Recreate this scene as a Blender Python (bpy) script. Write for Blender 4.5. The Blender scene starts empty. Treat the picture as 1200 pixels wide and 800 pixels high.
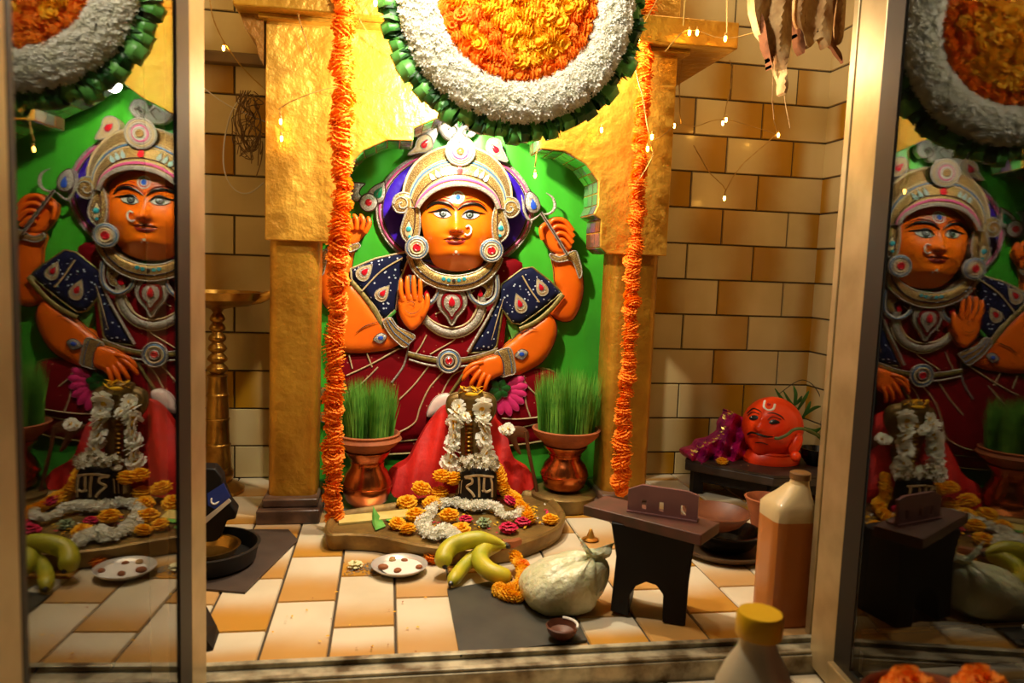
import bpy, bmesh, math, random
import numpy as np
from mathutils import Vector, Matrix
from mathutils.geometry import delaunay_2d_cdt
random.seed(7)
PI = math.pi
sc = bpy.context.scene
COL = sc.collection

# ---------------------------------------------------------------- camera
CF, YAW, PIT, ROL, CH = 886.12, .1655, .0995, .0371, .5842
_cy, _sy, _cp, _sp = math.cos(YAW), math.sin(YAW), math.cos(PIT), math.sin(PIT)
FWD = Vector((_sy*_cp, _cy*_cp, -_sp)); _R0 = Vector((_cy, -_sy, 0)); _U0 = _R0.cross(FWD)
RGT = math.cos(ROL)*_R0 + math.sin(ROL)*_U0
UPV = -math.sin(ROL)*_R0 + math.cos(ROL)*_U0
EYE = Vector((0, 0, CH))
def ray(x, y): return FWD + RGT*((x-600)/CF) - UPV*((y-400)/CF)
def at(x, y, Y):
    d = ray(x, y); return EYE + d*(Y/d.y)
def G(x, y, z=0.0):
    d = ray(x, y); return EYE + d*((z-CH)/d.z)
def onplane(x, y, p, n):
    d = ray(x, y); return EYE + d*((p-EYE).dot(n)/d.dot(n))
cd = bpy.data.cameras.new('camera'); cam = bpy.data.objects.new('camera', cd); COL.objects.link(cam)
M = Matrix((RGT, UPV, -FWD)).transposed().to_4x4(); M.translation = EYE; cam.matrix_world = M
cd.sensor_width = 36; cd.lens = CF/1200*36; cd.clip_start = .01
cd.dof.use_dof = True; cd.dof.focus_distance = 1.78; cd.dof.aperture_fstop = 5.0
sc.camera = cam

# ---------------------------------------------------------------- materials
def lin(c):
    return tuple((v/255/12.92 if v/255 <= .04045 else ((v/255+.055)/1.055)**2.4) for v in c) + (1,)
MATS = {}
def mat(name, c, rough=.5, metal=0, var=0, vscale=20, bump=0, bscale=60, spec=.5, c2=None, trans=0, coat=0, sheen=0, emit=None, es=0, sub=0, transl=0):
    if name in MATS: return MATS[name]
    m = bpy.data.materials.new(name); m.use_nodes = True; MATS[name] = m
    nt = m.node_tree; b = nt.nodes['Principled BSDF']
    b.inputs['Base Color'].default_value = lin(c); b.inputs['Roughness'].default_value = rough
    b.inputs['Metallic'].default_value = metal; b.inputs['Specular IOR Level'].default_value = spec
    b.inputs['Transmission Weight'].default_value = trans; b.inputs['Coat Weight'].default_value = coat
    b.inputs['Sheen Weight'].default_value = sheen
    if sub: b.inputs['Subsurface Weight'].default_value = sub; b.inputs['Subsurface Scale'].default_value = .01
    if emit: b.inputs['Emission Color'].default_value = lin(emit); b.inputs['Emission Strength'].default_value = es
    tc = nt.nodes.new('ShaderNodeTexCoord')
    if var or c2:
        n = nt.nodes.new('ShaderNodeTexNoise'); n.inputs['Scale'].default_value = vscale; n.inputs['Detail'].default_value = 5
        nt.links.new(tc.outputs['Object'], n.inputs['Vector'])
        r = nt.nodes.new('ShaderNodeValToRGB'); r.color_ramp.elements[0].position = .35; r.color_ramp.elements[1].position = .65
        a = lin(c); k = 1-(var or 0)
        r.color_ramp.elements[0].color = lin(c2) if c2 else (a[0]*k, a[1]*k, a[2]*k, 1)
        r.color_ramp.elements[1].color = a
        nt.links.new(n.outputs['Fac'], r.inputs['Fac']); nt.links.new(r.outputs['Color'], b.inputs['Base Color'])
    if bump:
        n = nt.nodes.new('ShaderNodeTexNoise'); n.inputs['Scale'].default_value = bscale; n.inputs['Detail'].default_value = 4
        nt.links.new(tc.outputs['Object'], n.inputs['Vector'])
        bp = nt.nodes.new('ShaderNodeBump'); bp.inputs['Strength'].default_value = bump; bp.inputs['Distance'].default_value = .01
        nt.links.new(n.outputs['Fac'], bp.inputs['Height']); nt.links.new(bp.outputs['Normal'], b.inputs['Normal'])
    if transl:   # thin petals and leaves let light through
        tr_n = nt.nodes.new('ShaderNodeBsdfTranslucent'); mxs = nt.nodes.new('ShaderNodeMixShader'); mxs.inputs[0].default_value = transl
        if b.inputs['Base Color'].links: nt.links.new(b.inputs['Base Color'].links[0].from_socket, tr_n.inputs['Color'])
        else: tr_n.inputs['Color'].default_value = lin(c)
        nt.links.new(b.outputs[0], mxs.inputs[1]); nt.links.new(tr_n.outputs[0], mxs.inputs[2]); nt.links.new(mxs.outputs[0], nt.nodes['Material Output'].inputs[0])
    return m
def speckle(name, c, sc_, cs, thr=.12, rough=.7, metal=.0, smetal=.8, sheen=.3):
    """cloth or glitter with small bright flecks"""
    m = mat(name, c, rough, metal, var=.25, vscale=14, sheen=sheen, spec=.12 if metal == 0 else .5); nt = m.node_tree; b = nt.nodes['Principled BSDF']
    tc = nt.nodes.new('ShaderNodeTexCoord'); v = nt.nodes.new('ShaderNodeTexVoronoi'); v.inputs['Scale'].default_value = sc_
    nt.links.new(tc.outputs['Object'], v.inputs['Vector'])
    lt = nt.nodes.new('ShaderNodeMath'); lt.operation = 'LESS_THAN'; lt.inputs[1].default_value = thr
    nt.links.new(v.outputs['Distance'], lt.inputs[0])
    mx = nt.nodes.new('ShaderNodeMix'); mx.data_type = 'RGBA'
    src = b.inputs['Base Color'].links[0].from_socket
    nt.links.new(lt.outputs[0], mx.inputs['Factor']); nt.links.new(src, mx.inputs['A']); mx.inputs['B'].default_value = lin(cs)
    nt.links.new(mx.outputs['Result'], b.inputs['Base Color'])
    return m
def tilemat(name, cream, ochre, axis):
    m = mat(name, cream, .22, 0, spec=.5); nt = m.node_tree; b = nt.nodes['Principled BSDF']
    uv = nt.nodes.new('ShaderNodeUVMap'); uv.uv_map = 'tile'
    at_ = nt.nodes.new('ShaderNodeUVMap'); at_.uv_map = 'tone'
    s = nt.nodes.new('ShaderNodeSeparateXYZ'); nt.links.new(uv.outputs['UV'], s.inputs[0])
    t = nt.nodes.new('ShaderNodeSeparateXYZ'); nt.links.new(at_.outputs['UV'], t.inputs[0])
    def mth(op, a, bb, cc=None):
        n = nt.nodes.new('ShaderNodeMath'); n.operation = op
        for i, v in enumerate((a, bb, cc)):
            if v is None: continue
            if isinstance(v, (int, float)): n.inputs[i].default_value = v
            else: nt.links.new(v, n.inputs[i])
        return n.outputs[0]
    d = mth('ABSOLUTE', mth('SUBTRACT', s.outputs[axis], t.outputs[0]), 0)     # distance from the pale centre of the print
    tc = nt.nodes.new('ShaderNodeTexCoord'); nz = nt.nodes.new('ShaderNodeTexNoise'); nz.inputs['Scale'].default_value = 9; nz.inputs['Detail'].default_value = 6
    nt.links.new(tc.outputs['Object'], nz.inputs['Vector'])
    d2 = mth('ADD', d, mth('MULTIPLY', mth('SUBTRACT', nz.outputs['Fac'], .5), .28))
    mr = nt.nodes.new('ShaderNodeMapRange'); mr.interpolation_type = 'SMOOTHSTEP'
    mr.inputs['From Min'].default_value = .28; mr.inputs['From Max'].default_value = .85
    nt.links.new(d2, mr.inputs['Value'])
    f = mth('MULTIPLY', mr.outputs[0], t.outputs[1])
    mx = nt.nodes.new('ShaderNodeMix'); mx.data_type = 'RGBA'; nt.links.new(f, mx.inputs['Factor'])
    mx.inputs['A'].default_value = lin(cream); mx.inputs['B'].default_value = lin(ochre)
    # faint dirt
    n2 = nt.nodes.new('ShaderNodeTexNoise'); n2.inputs['Scale'].default_value = 3.2; n2.inputs['Detail'].default_value = 8; nt.links.new(tc.outputs['Object'], n2.inputs['Vector'])
    r = nt.nodes.new('ShaderNodeValToRGB'); r.color_ramp.elements[0].position = .3; r.color_ramp.elements[0].color = (.72, .66, .55, 1); r.color_ramp.elements[1].position = .55; r.color_ramp.elements[1].color = (1, 1, 1, 1)
    nt.links.new(n2.outputs['Fac'], r.inputs['Fac'])
    m2 = nt.nodes.new('ShaderNodeMix'); m2.data_type = 'RGBA'; m2.blend_type = 'MULTIPLY'; m2.inputs['Factor'].default_value = .7
    nt.links.new(mx.outputs['Result'], m2.inputs['A']); nt.links.new(r.outputs['Color'], m2.inputs['B'])
    nt.links.new(m2.outputs['Result'], b.inputs['Base Color'])
    return m

m_wtile = tilemat('wall_tile', (216, 194, 142), (180, 128, 26), 0)
m_ftile = tilemat('floor_tile', (232, 218, 190), (200, 144, 60), 1)
m_grout = mat('grout', (70, 58, 42), .9)
m_gold = mat('gold_foil', (226, 172, 66), .38, .45, c2=(196, 136, 40), vscale=9, bump=.55, bscale=45)
m_gold2 = mat('gold_paint', (196, 144, 44), .38, .5, c2=(164, 112, 28), vscale=8, bump=.45, bscale=42)
m_goldrough = mat('gold_edge', (150, 100, 30), .6, .4, var=.4, bump=.5, bscale=80)
m_marble = mat('dark_marble', (66, 46, 36), .3, 0, c2=(120, 92, 76), vscale=14)
m_green = mat('green_satin', (66, 186, 34), .42, 0, c2=(50, 160, 26), vscale=4, sheen=.4, bump=.12, bscale=14)
m_orange = mat('orange_paint', (244, 112, 14), .38, 0, c2=(232, 92, 8), vscale=7)
m_face = mat('face_paint', (246, 122, 16), .3, 0, c2=(238, 98, 8), vscale=6)
m_dark = mat('dark_line', (60, 22, 10), .6)
m_black = mat('black_paint', (14, 10, 10), .4)
m_white = mat('white_paint', (240, 236, 228), .45)
m_maroon = speckle('maroon_velvet', (132, 4, 18), 42, (190, 120, 90), .085, .75, sheen=0)
m_navy = speckle('navy_velvet', (16, 20, 58), 85, (190, 196, 214), .2, .7, sheen=.1)
m_purple = mat('purple_satin', (66, 24, 196), .32, 0, c2=(36, 12, 140), vscale=16, bump=.3, bscale=30)
m_silver = mat('silver_braid', (188, 180, 170), .4, .35, c2=(150, 140, 128), vscale=220, bump=.4, bscale=260)
m_cream = mat('cream_braid', (206, 184, 146), .55, .1, c2=(190, 160, 112), vscale=160)
m_glit = speckle('gold_glitter', (158, 118, 56), 420, (226, 196, 130), .35, .4, .5)
m_pinkb = mat('pink_braid', (212, 84, 140), .5)
m_blueb = mat('blue_braid', (70, 108, 150), .5, .2)
m_olive = mat('olive_gold_braid', (150, 128, 66), .5, .3, c2=(104, 92, 44), vscale=150)
m_red = mat('red_stone', (196, 22, 40), .15, 0, coat=.6)
m_bgem = mat('blue_stone', (40, 80, 190), .1, 0, coat=.8)
m_tgem = mat('teal_stone', (50, 150, 165), .12, 0, coat=.8)
m_ggem = mat('green_stone', (14, 120, 80), .12, 0, coat=.8)
m_lip = mat('lip_paint', (112, 14, 6), .5)
m_pink = mat('pink_paint', (226, 46, 120), .5)
m_pink2 = mat('pale_petal', (232, 206, 196), .6, var=.12, vscale=40)
m_leaf = mat('leaf_green', (30, 96, 30), .45, 0, c2=(16, 66, 18), vscale=30)
m_leafl = mat('leaf_light', (116, 190, 90), .4, 0, c2=(64, 144, 54), vscale=18)
m_mariO = mat('marigold_orange', (255, 160, 26), .7, 0, c2=(255, 134, 12), transl=.3, vscale=50)
m_mariY = mat('marigold_yellow', (255, 206, 30), .7, 0, c2=(255, 184, 16), transl=.3, vscale=50)
m_wpet = mat('white_petal', (255, 253, 244), .6, 0, c2=(244, 243, 226), vscale=60, transl=.35)
m_brass = mat('brass', (186, 140, 62), .3, .95, c2=(140, 100, 40), vscale=25, bump=.1, bscale=80)
m_brassold = mat('aged_brass', (150, 120, 62), .5, .5, c2=(104, 80, 40), vscale=16, bump=.2, bscale=50)
m_copper = mat('copper', (206, 118, 62), .24, .95, c2=(170, 84, 40), vscale=18, bump=.06, bscale=60)
m_clay = mat('clay', (168, 92, 48), .75, 0, c2=(136, 70, 34), vscale=20, bump=.2)
m_clayd = mat('dark_clay', (112, 60, 34), .5, 0, c2=(84, 42, 24), vscale=20)
m_grass = mat('wheat_grass', (116, 178, 60), .55, 0, c2=(80, 146, 44), vscale=40)
m_soil = mat('soil', (50, 34, 20), .95, bump=.6)
m_alu = mat('aluminium', (196, 176, 132), .38, .5, c2=(168, 148, 106), vscale=12)
m_gasket = mat('rubber_gasket', (12, 10, 9), .55)
m_rail = mat('rail_aluminium', (200, 190, 160), .45, .35, c2=(92, 76, 50), vscale=24)
m_wood = mat('dark_wood', (58, 42, 34), .5, 0, c2=(36, 26, 22), vscale=18)
m_blackw = mat('black_lacquer', (16, 12, 12), .55, spec=.25)
m_plank = mat('red_wood', (96, 54, 44), .5, 0, c2=(70, 48, 34), vscale=26)
m_slate = mat('slate', (62, 60, 50), .5, 0, c2=(44, 42, 36), vscale=12)
m_ban = mat('banana_skin', (206, 186, 38), .45, 0, c2=(164, 168, 40), vscale=16)
m_bag = mat('plastic_bag', (226, 224, 190), .3, 0, c2=(206, 206, 160), vscale=30, bump=.5, bscale=70, coat=.2, sub=.15)
m_redcl = mat('red_cloth', (230, 34, 16), .6, 0, c2=(170, 12, 12), vscale=12, bump=.25, bscale=30)
m_magcl = mat('magenta_cloth', (196, 14, 92), .35, .1, c2=(130, 6, 90), vscale=22, bump=.5, bscale=50)
m_tinsel = mat('gold_tinsel', (220, 190, 100), .3, .6)
m_vermil = mat('vermilion', (240, 66, 14), .38, 0, c2=(222, 50, 8), vscale=12)
m_husk = mat('dry_husk', (212, 176, 118), .8, 0, c2=(150, 104, 56), vscale=22, bump=.4, bscale=60)
m_huskd = mat('dry_husk_dark', (120, 70, 34), .85, bump=.3)
m_wire = mat('copper_wire', (190, 150, 80), .4, .5)
m_cable = mat('white_cable', (214, 206, 190), .5)
m_wireb = mat('brown_wire', (110, 82, 52), .6)
m_bulb = mat('bulb_glow', (255, 200, 90), .3, emit=(255, 184, 72), es=55)
m_flame = mat('flame', (255, 200, 120), .3, emit=(255, 190, 110), es=22)
m_steel = mat('steel', (224, 220, 212), .28, .5)
m_blackm = mat('black_metal', (26, 22, 20), .25, .6)
m_salt = mat('sugar_white', (236, 230, 220), .6)
m_brown = mat('dry_brown', (150, 84, 40), .7)
m_blue = mat('blue_patch', (22, 54, 150), .35)
m_oilcap = mat('yellow_cap', (240, 186, 20), .35)
m_liquid = mat('brown_liquid', (188, 112, 46), .35, coat=.2)
m_bottle = mat('milky_plastic', (214, 190, 140), .35, coat=.2)
m_rosep = mat('rose_petal', (214, 10, 74), .6, var=.25, vscale=60)
m_mosaic = mat('mirror_mosaic', (170, 170, 160), .15, .8)
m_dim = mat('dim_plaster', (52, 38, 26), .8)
m_ceil = mat('cream_plaster', (206, 188, 146), .8)
m_purpmet = mat('purple_brown_metal', (150, 106, 104), .45, .3, var=.2, vscale=15)

# ---------------------------------------------------------------- mesh builder
class MB:
    def __init__(s): s.v = []; s.f = []; s.m = []
    def add(s, vs, fs, mi=0):
        o = len(s.v); s.v += [tuple(v) for v in vs]
        for f in fs: s.f.append(tuple(i+o for i in f)); s.m.append(mi)
        return s
    def box(s, c, d, rot=None, mi=0):
        hx, hy, hz = d[0]/2, d[1]/2, d[2]/2; vs = []
        for x, y, z in ((-1,-1,-1),(1,-1,-1),(1,1,-1),(-1,1,-1),(-1,-1,1),(1,-1,1),(1,1,1),(-1,1,1)):
            p = Vector((x*hx, y*hy, z*hz))
            if rot: p = rot @ p
            vs.append(p+Vector(c))
        return s.add(vs, [(0,3,2,1),(4,5,6,7),(0,1,5,4),(1,2,6,5),(2,3,7,6),(3,0,4,7)], mi)
    def bb(s, a, b, mi=0):
        a, b = Vector(a), Vector(b); return s.box((a+b)/2, (abs(b.x-a.x), abs(b.y-a.y), abs(b.z-a.z)), None, mi)
    def tube(s, pts, r, seg=8, mi=0, closed=False, flat=1.0):
        pts = [Vector(p) for p in pts]; n = len(pts)
        if n < 2: return s
        rs = r if isinstance(r, (list, tuple)) else [r]*n
        up = None; vs = []
        for i in range(n):
            a = pts[(i-1) % n] if closed or i else pts[0]; b = pts[(i+1) % n] if closed or i < n-1 else pts[-1]
            t = (b-a); t = t.normalized() if t.length > 1e-9 else Vector((0,0,1))
            if up is None: up = Vector((0, -1, 0)) if abs(t.y) < .9 else Vector((0, 0, 1))
            u = (up - t*up.dot(t)); u = u.normalized() if u.length > 1e-6 else t.orthogonal().normalized(); up = u; w = t.cross(u)
            for k in range(seg):
                an = 2*PI*k/seg; vs.append(pts[i] + (u*math.cos(an)*flat + w*math.sin(an))*rs[i])
        fs = []
        for i in range(n if closed else n-1):
            j = (i+1) % n
            for k in range(seg):
                k2 = (k+1) % seg; fs.append((i*seg+k, i*seg+k2, j*seg+k2, j*seg+k))
        if not closed:
            fs.append(tuple(range(seg))[::-1]); fs.append(tuple((n-1)*seg+k for k in range(seg)))
        return s.add(vs, fs, mi)
    def lathe(s, prof, c=(0,0,0), seg=32, mi=0, rot=None, sx=1, sy=1):
        vs = []
        for r, z in prof:
            for k in range(seg):
                a = 2*PI*k/seg; p = Vector((r*math.cos(a)*sx, r*math.sin(a)*sy, z))
                if rot: p = rot @ p
                vs.append(p+Vector(c))
        fs = []
        for i in range(len(prof)-1):
            for k in range(seg):
                k2 = (k+1) % seg; fs.append((i*seg+k, i*seg+k2, (i+1)*seg+k2, (i+1)*seg+k))
        if prof[0][0] > 1e-4: fs.append(tuple(range(seg))[::-1])
        if prof[-1][0] > 1e-4: fs.append(tuple((len(prof)-1)*seg+k for k in range(seg)))
        return s.add(vs, fs, mi)
    def ball(s, c, r, seg=16, mi=0, rot=None):
        rx, ry, rz = r if isinstance(r, (tuple, list)) else (r, r, r)
        vs = []; fs = []; h = seg//2
        for i in range(h+1):
            ph = -PI/2+PI*i/h
            for k in range(seg):
                a = 2*PI*k/seg; p = Vector((math.cos(ph)*math.cos(a)*rx, math.cos(ph)*math.sin(a)*ry, math.sin(ph)*rz))
                if rot: p = rot @ p
                vs.append(p+Vector(c))
        for i in range(h):
            for k in range(seg):
                k2 = (k+1) % seg; fs.append((i*seg+k, i*seg+k2, (i+1)*seg+k2, (i+1)*seg+k))
        return s.add(vs, fs, mi)
    def prism(s, top, dz, mi=0):
        """closed outline of 3D points, extruded along dz"""
        n = len(top); dz = Vector(dz); top = [Vector(p) for p in top]
        nn = Vector((0, 0, 0))
        for i in range(n): nn += (top[i]-top[0]).cross(top[(i+1) % n]-top[0])
        if nn.dot(dz) > 0: top = top[::-1]
        vs = [Vector(p) for p in top]+[Vector(p)+dz for p in top]
        return s.add(vs, [tuple(range(n)), tuple(range(n, 2*n))[::-1]]+[(i, i+n, (i+1) % n+n, (i+1) % n) for i in range(n)], mi)
    def relief(s, poly, Yb, t=.008, bulge=.006, w=8, step=4, mi=0, yf=None, edge=None):
        """padded relief: outline poly (photo pixels on the plane), padding towards the viewer, straight sides to the board at Yb"""
        P = np.array(poly, float)
        # densify
        out = []
        for i in range(len(P)):
            a, b = P[i], P[(i+1) % len(P)]; k = max(1, int(np.hypot(*(b-a))/step))
            for j in range(k): out.append(a+(b-a)*j/k)
        P = np.array(out); n = len(P)
        x0, y0 = P.min(0); x1, y1 = P.max(0)
        gx, gy = np.meshgrid(np.arange(x0+step/2, x1, step), np.arange(y0+step/2, y1, step*.9))
        gx = gx + (np.arange(gx.shape[0]) % 2)[:, None]*step*.5
        Q = np.stack([gx.ravel(), gy.ravel()], 1)
        def dist(Q):
            A = P[None]; B = np.roll(P, -1, 0)[None]; q = Q[:, None]
            AB = B-A; tt = np.clip(((q-A)*AB).sum(2)/np.maximum((AB**2).sum(2), 1e-9), 0, 1)
            return np.sqrt((((A+AB*tt[..., None])-q)**2).sum(2)).min(1)
        def inside(Q):
            x, y = Q[:, 0][:, None], Q[:, 1][:, None]; A = P; B = np.roll(P, -1, 0)
            c = ((A[:, 1] > y) != (B[:, 1] > y)) & (x < (B[:, 0]-A[:, 0])*(y-A[:, 1])/(B[:, 1]-A[:, 1]+1e-12)+A[:, 0])
            return c.sum(1) % 2 == 1
        if len(Q): Q = Q[inside(Q)]
        if len(Q): Q = Q[dist(Q) > step*.45]
        pts = [Vector(p) for p in P]+[Vector(q) for q in Q]
        ov, oe, of, *_ = delaunay_2d_cdt(pts, [], [list(range(n))], 1, 1e-4)
        arr = np.array([(v.x, v.y) for v in ov]); D = dist(arr)
        vs = []
        for (x, y), d in zip(arr, D):
            if yf: Y = yf(x, y)
            else:
                u = min(d/w, 1); Y = Yb-t-bulge*math.sqrt(max(0, 1-(1-u)**2))
            vs.append(at(x, y, Y))
        cnt = {}
        fs = []
        for f in of:
            f = list(f)
            a, b, c = (vs[i] for i in f[:3])
            if (b-a).cross(c-a).y > 0: f = f[::-1]
            fs.append(tuple(f))
            for i in range(len(f)):
                e = (f[i], f[(i+1) % len(f)]); cnt[e] = 1
        bd = [e for e in cnt if (e[1], e[0]) not in cnt]
        m = {}
        for e in bd:
            for i in e:
                if i not in m: m[i] = len(vs); vs.append(Vector((vs[i].x, max(Yb, vs[i].y+.001), vs[i].z)))
        for a, b in bd: fs.append((b, a, m[a], m[b]))
        s.add(vs, fs, mi)
        if edge:
            emi, r = edge
            pp = []
            for x, y in P:
                Y = yf(x, y) if yf else Yb-t
                pp.append(at(x, y, Y-r*.3))
            s.tube(pp, r, 5, emi, closed=True)
        return s
    def line(s, path, r, yf, mi=0, seg=6, n=6, closed=False, flat=1.0, taper=False):
        p = smooth(path, n, closed) if len(path) > 2 else path
        pp = [at(x, y, (yf(x, y) if callable(yf) else yf)-r*.4) for x, y in p]
        rs = r
        if taper: rs = [r*(.15+.85*math.sin(PI*min(max(i/(len(pp)-1), .03), .97))) for i in range(len(pp))]
        return s.tube(pp, rs, seg, mi, closed, flat)

def smooth(P, n=5, closed=False):
    P = [tuple(p) for p in P]; N = len(P); out = []
    for i in range(N if closed else N-1):
        p0 = P[(i-1) % N] if closed or i else P[0]; p1 = P[i]; p2 = P[(i+1) % N]
        p3 = P[(i+2) % N] if closed or i < N-2 else P[-1]
        for k in range(n):
            t = k/n
            out.append(tuple(.5*((2*b)+(-a+c)*t+(2*a-5*b+4*c-d)*t*t+(-a+3*b-3*c+d)*t**3) for a, b, c, d in zip(p0, p1, p2, p3)))
    if not closed: out.append(P[-1])
    return out
def sm(P, n=4): return smooth(P, n, True)
def circ(cx, cy, r, n=24, ry=None): return [(cx+r*math.cos(2*PI*i/n), cy+(ry or r)*math.sin(2*PI*i/n)) for i in range(n)]
def drop(cx, cy, w, h, ang=0, n=24):
    """teardrop, point up at ang 0 (degrees, clockwise)"""
    o = []
    for i in range(n):
        t = 2*PI*i/n; x = w/2*math.sin(t)*math.sin(t/2)**1.3*1.15; y = -h/2*math.cos(t)
        a = math.radians(ang); o.append((cx+x*math.cos(a)-y*math.sin(a), cy+x*math.sin(a)+y*math.cos(a)))
    return o
def scalep(P, k, c=None):
    cx = sum(p[0] for p in P)/len(P) if c is None else c[0]; cy = sum(p[1] for p in P)/len(P) if c is None else c[1]
    return [(cx+(x-cx)*k, cy+(y-cy)*k) for x, y in P]

def origin(o):
    while o.parent: o = o.parent
    return o.location.copy()
def tag(o, label=None, cat=None, group=None, kind=None):
    if label: o['label'] = label
    if cat: o['category'] = cat
    if group: o['group'] = group
    if kind: o['kind'] = kind
    return o
def mesh(name, mb, mats, sm_=True, org=None):
    me = bpy.data.meshes.new(name); org = org or Vector((0, 0, 0))
    me.from_pydata([tuple(Vector(v)-org) for v in mb.v], [], mb.f)
    for m in (mats if isinstance(mats, (list, tuple)) else [mats]): me.materials.append(m)
    me.polygons.foreach_set('material_index', mb.m)
    me.update()
    if sm_:
        me.polygons.foreach_set('use_smooth', [True]*len(me.polygons))
        try: me.set_sharp_from_angle(angle=math.radians(42))
        except Exception: pass
    return me
def obj(name, mb, mats, parent=None, sm_=True, bevel=0, label=None, local=False):
    if parent is not None:
        me = mesh(name, mb, mats, sm_, Vector((0,0,0)) if local else origin(parent))
        o = bpy.data.objects.new(name, me); o.parent = parent
    else:
        if local: org = Vector((0, 0, 0))
        else:
            a = np.array(mb.v); org = Vector((float((a[:, 0].min()+a[:, 0].max())/2), float((a[:, 1].min()+a[:, 1].max())/2), float(a[:, 2].min())))
        me = mesh(name, mb, mats, sm_, org); o = bpy.data.objects.new(name, me); o.location = org
    COL.objects.link(o)
    if bevel:
        b = o.modifiers.new('bevel', 'BEVEL'); b.width = bevel; b.segments = 2; b.limit_method = 'ANGLE'
    if label: o['label'] = label
    return o
def thing(name, label, cat, loc=(0,0,0), rz=0, group=None):
    o = bpy.data.objects.new(name, None); COL.objects.link(o); o.empty_display_size = .02
    o.location = loc; o.rotation_euler = (0, 0, rz); return tag(o, label, cat, group)
def inst(name, me, parent, loc, rot=(0,0,0), s=1.0):
    o = bpy.data.objects.new(name, me); COL.objects.link(o)
    if parent is not None: o.parent = parent; loc = Vector(loc)-origin(parent)
    o.location = loc; o.rotation_euler = rot; o.scale = (s, s, s) if isinstance(s, (int, float)) else s
    return o

# ================================================================ SETTING
WY = 2.044            # back wall
AL, AR = -.62, 1.232  # side walls
CZ = 1.55             # ceiling
def tile_wall(name, mk, rows, mat_t, g=.0035, th=.004):
    """rows: list of (v0, v1, [(u0,u1)...]); mk(u,v,d) -> point; one mesh: grout bed + raised tiles"""
    vs, fs, ms, uvs, tn = [], [], [], [], []
    umin = min(u for r in rows for (u, _) in r[2]); umax = max(u for r in rows for (_, u) in r[2])
    vmin = min(min(r[0], r[1]) for r in rows); vmax = max(max(r[0], r[1]) for r in rows)
    vs += [mk(umin, vmin, 0), mk(umax, vmin, 0), mk(umax, vmax, 0), mk(umin, vmax, 0)]
    fs.append((0, 1, 2, 3)); ms.append(1); uvs.append([(0, 0)]*4); tn.append((.5, 0))
    for v0, v1, cols in rows:
        for u0, u1 in cols:
            a0, a1, b0, b1 = u0+g/2, u1-g/2, v0+g/2, v1-g/2; e = .0015
            o = len(vs)
            vs += [mk(a0, b0, 0), mk(a1, b0, 0), mk(a1, b1, 0), mk(a0, b1, 0), mk(a0+e, b0+e, th), mk(a1-e, b0+e, th), mk(a1-e, b1-e, th), mk(a0+e, b1-e, th)]
            t = wtone(u0, v0)
            q = [(0,0),(1,0),(1,1),(0,1)]
            for f in ((4,5,6,7),(0,1,5,4),(1,2,6,5),(2,3,7,6),(3,0,4,7)):
                fs.append(tuple(i+o for i in f)); ms.append(0); uvs.append([q[i % 4] for i in f]); tn.append(t)
    me = bpy.data.meshes.new(name); me.from_pydata([tuple(v) for v in vs], [], fs)
    me.materials.append(mat_t); me.materials.append(m_grout); me.polygons.foreach_set('material_index', ms)
    u1_ = me.uv_layers.new(name='tile'); u2_ = me.uv_layers.new(name='tone'); li = 0
    for k, f in enumerate(fs):
        for j in range(len(f)):
            u1_.data[li].uv = uvs[k][j]; u2_.data[li].uv = tn[k]; li += 1
    me.update(); o = bpy.data.objects.new(name, me); COL.objects.link(o); o['kind'] = 'structure'
    return o
def bond(v_top, H, L, vlo, vhi, ulo, uhi, uph, par=0):
    rows = []; k0 = int(math.floor((v_top-vhi)/H))-1
    k = k0
    while True:
        a = v_top-H*(k+1); b = a+H
        if b <= vlo: break
        if a < vhi:
            off = uph+(L/2 if (k+par) % 2 else 0); cols = []
            n0 = math.floor((ulo-off)/L); u = off+n0*L
            while u < uhi:
                c0, c1 = max(u, ulo), min(u+L, uhi)
                if c1-c0 > .008: cols.append((c0, c1))
                u += L
            aa, b2 = max(a, vlo), min(b, vhi)
            if b2-aa > .006: rows.append((aa, b2, cols))
        k += 1
    return rows
rt = random.Random(3)
def wtone(u, v):
    return (rt.choice([.0, .1, .3, .5, .9, 1.0, .0, 1.0]), rt.choice([.8, .95, 1, 1]))
mid = .21
tile_wall('wall_back', lambda u, v, d: Vector((u, WY-d, v)), bond(1.1655, .1, .2, 0, CZ, mid, AR, AR, 1), m_wtile)
tile_wall('wall_back', lambda u, v, d: Vector((u, WY-d, v)), bond(1.0864, .1, .2, 0, CZ, AL, mid, at(275, 208, WY).x, 0), m_wtile)
tile_wall('wall_right', lambda u, v, d: Vector((AR-d, WY-u, v)), bond(1.1655, .1, .2, 0, CZ, 0, .94, 0, 0), m_wtile)
tile_wall('wall_left', lambda u, v, d: Vector((AL+d, 1.1+u, v)), bond(1.0864, .1, .2, 0, CZ, 0, .944, 0, 0), m_wtile)
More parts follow.
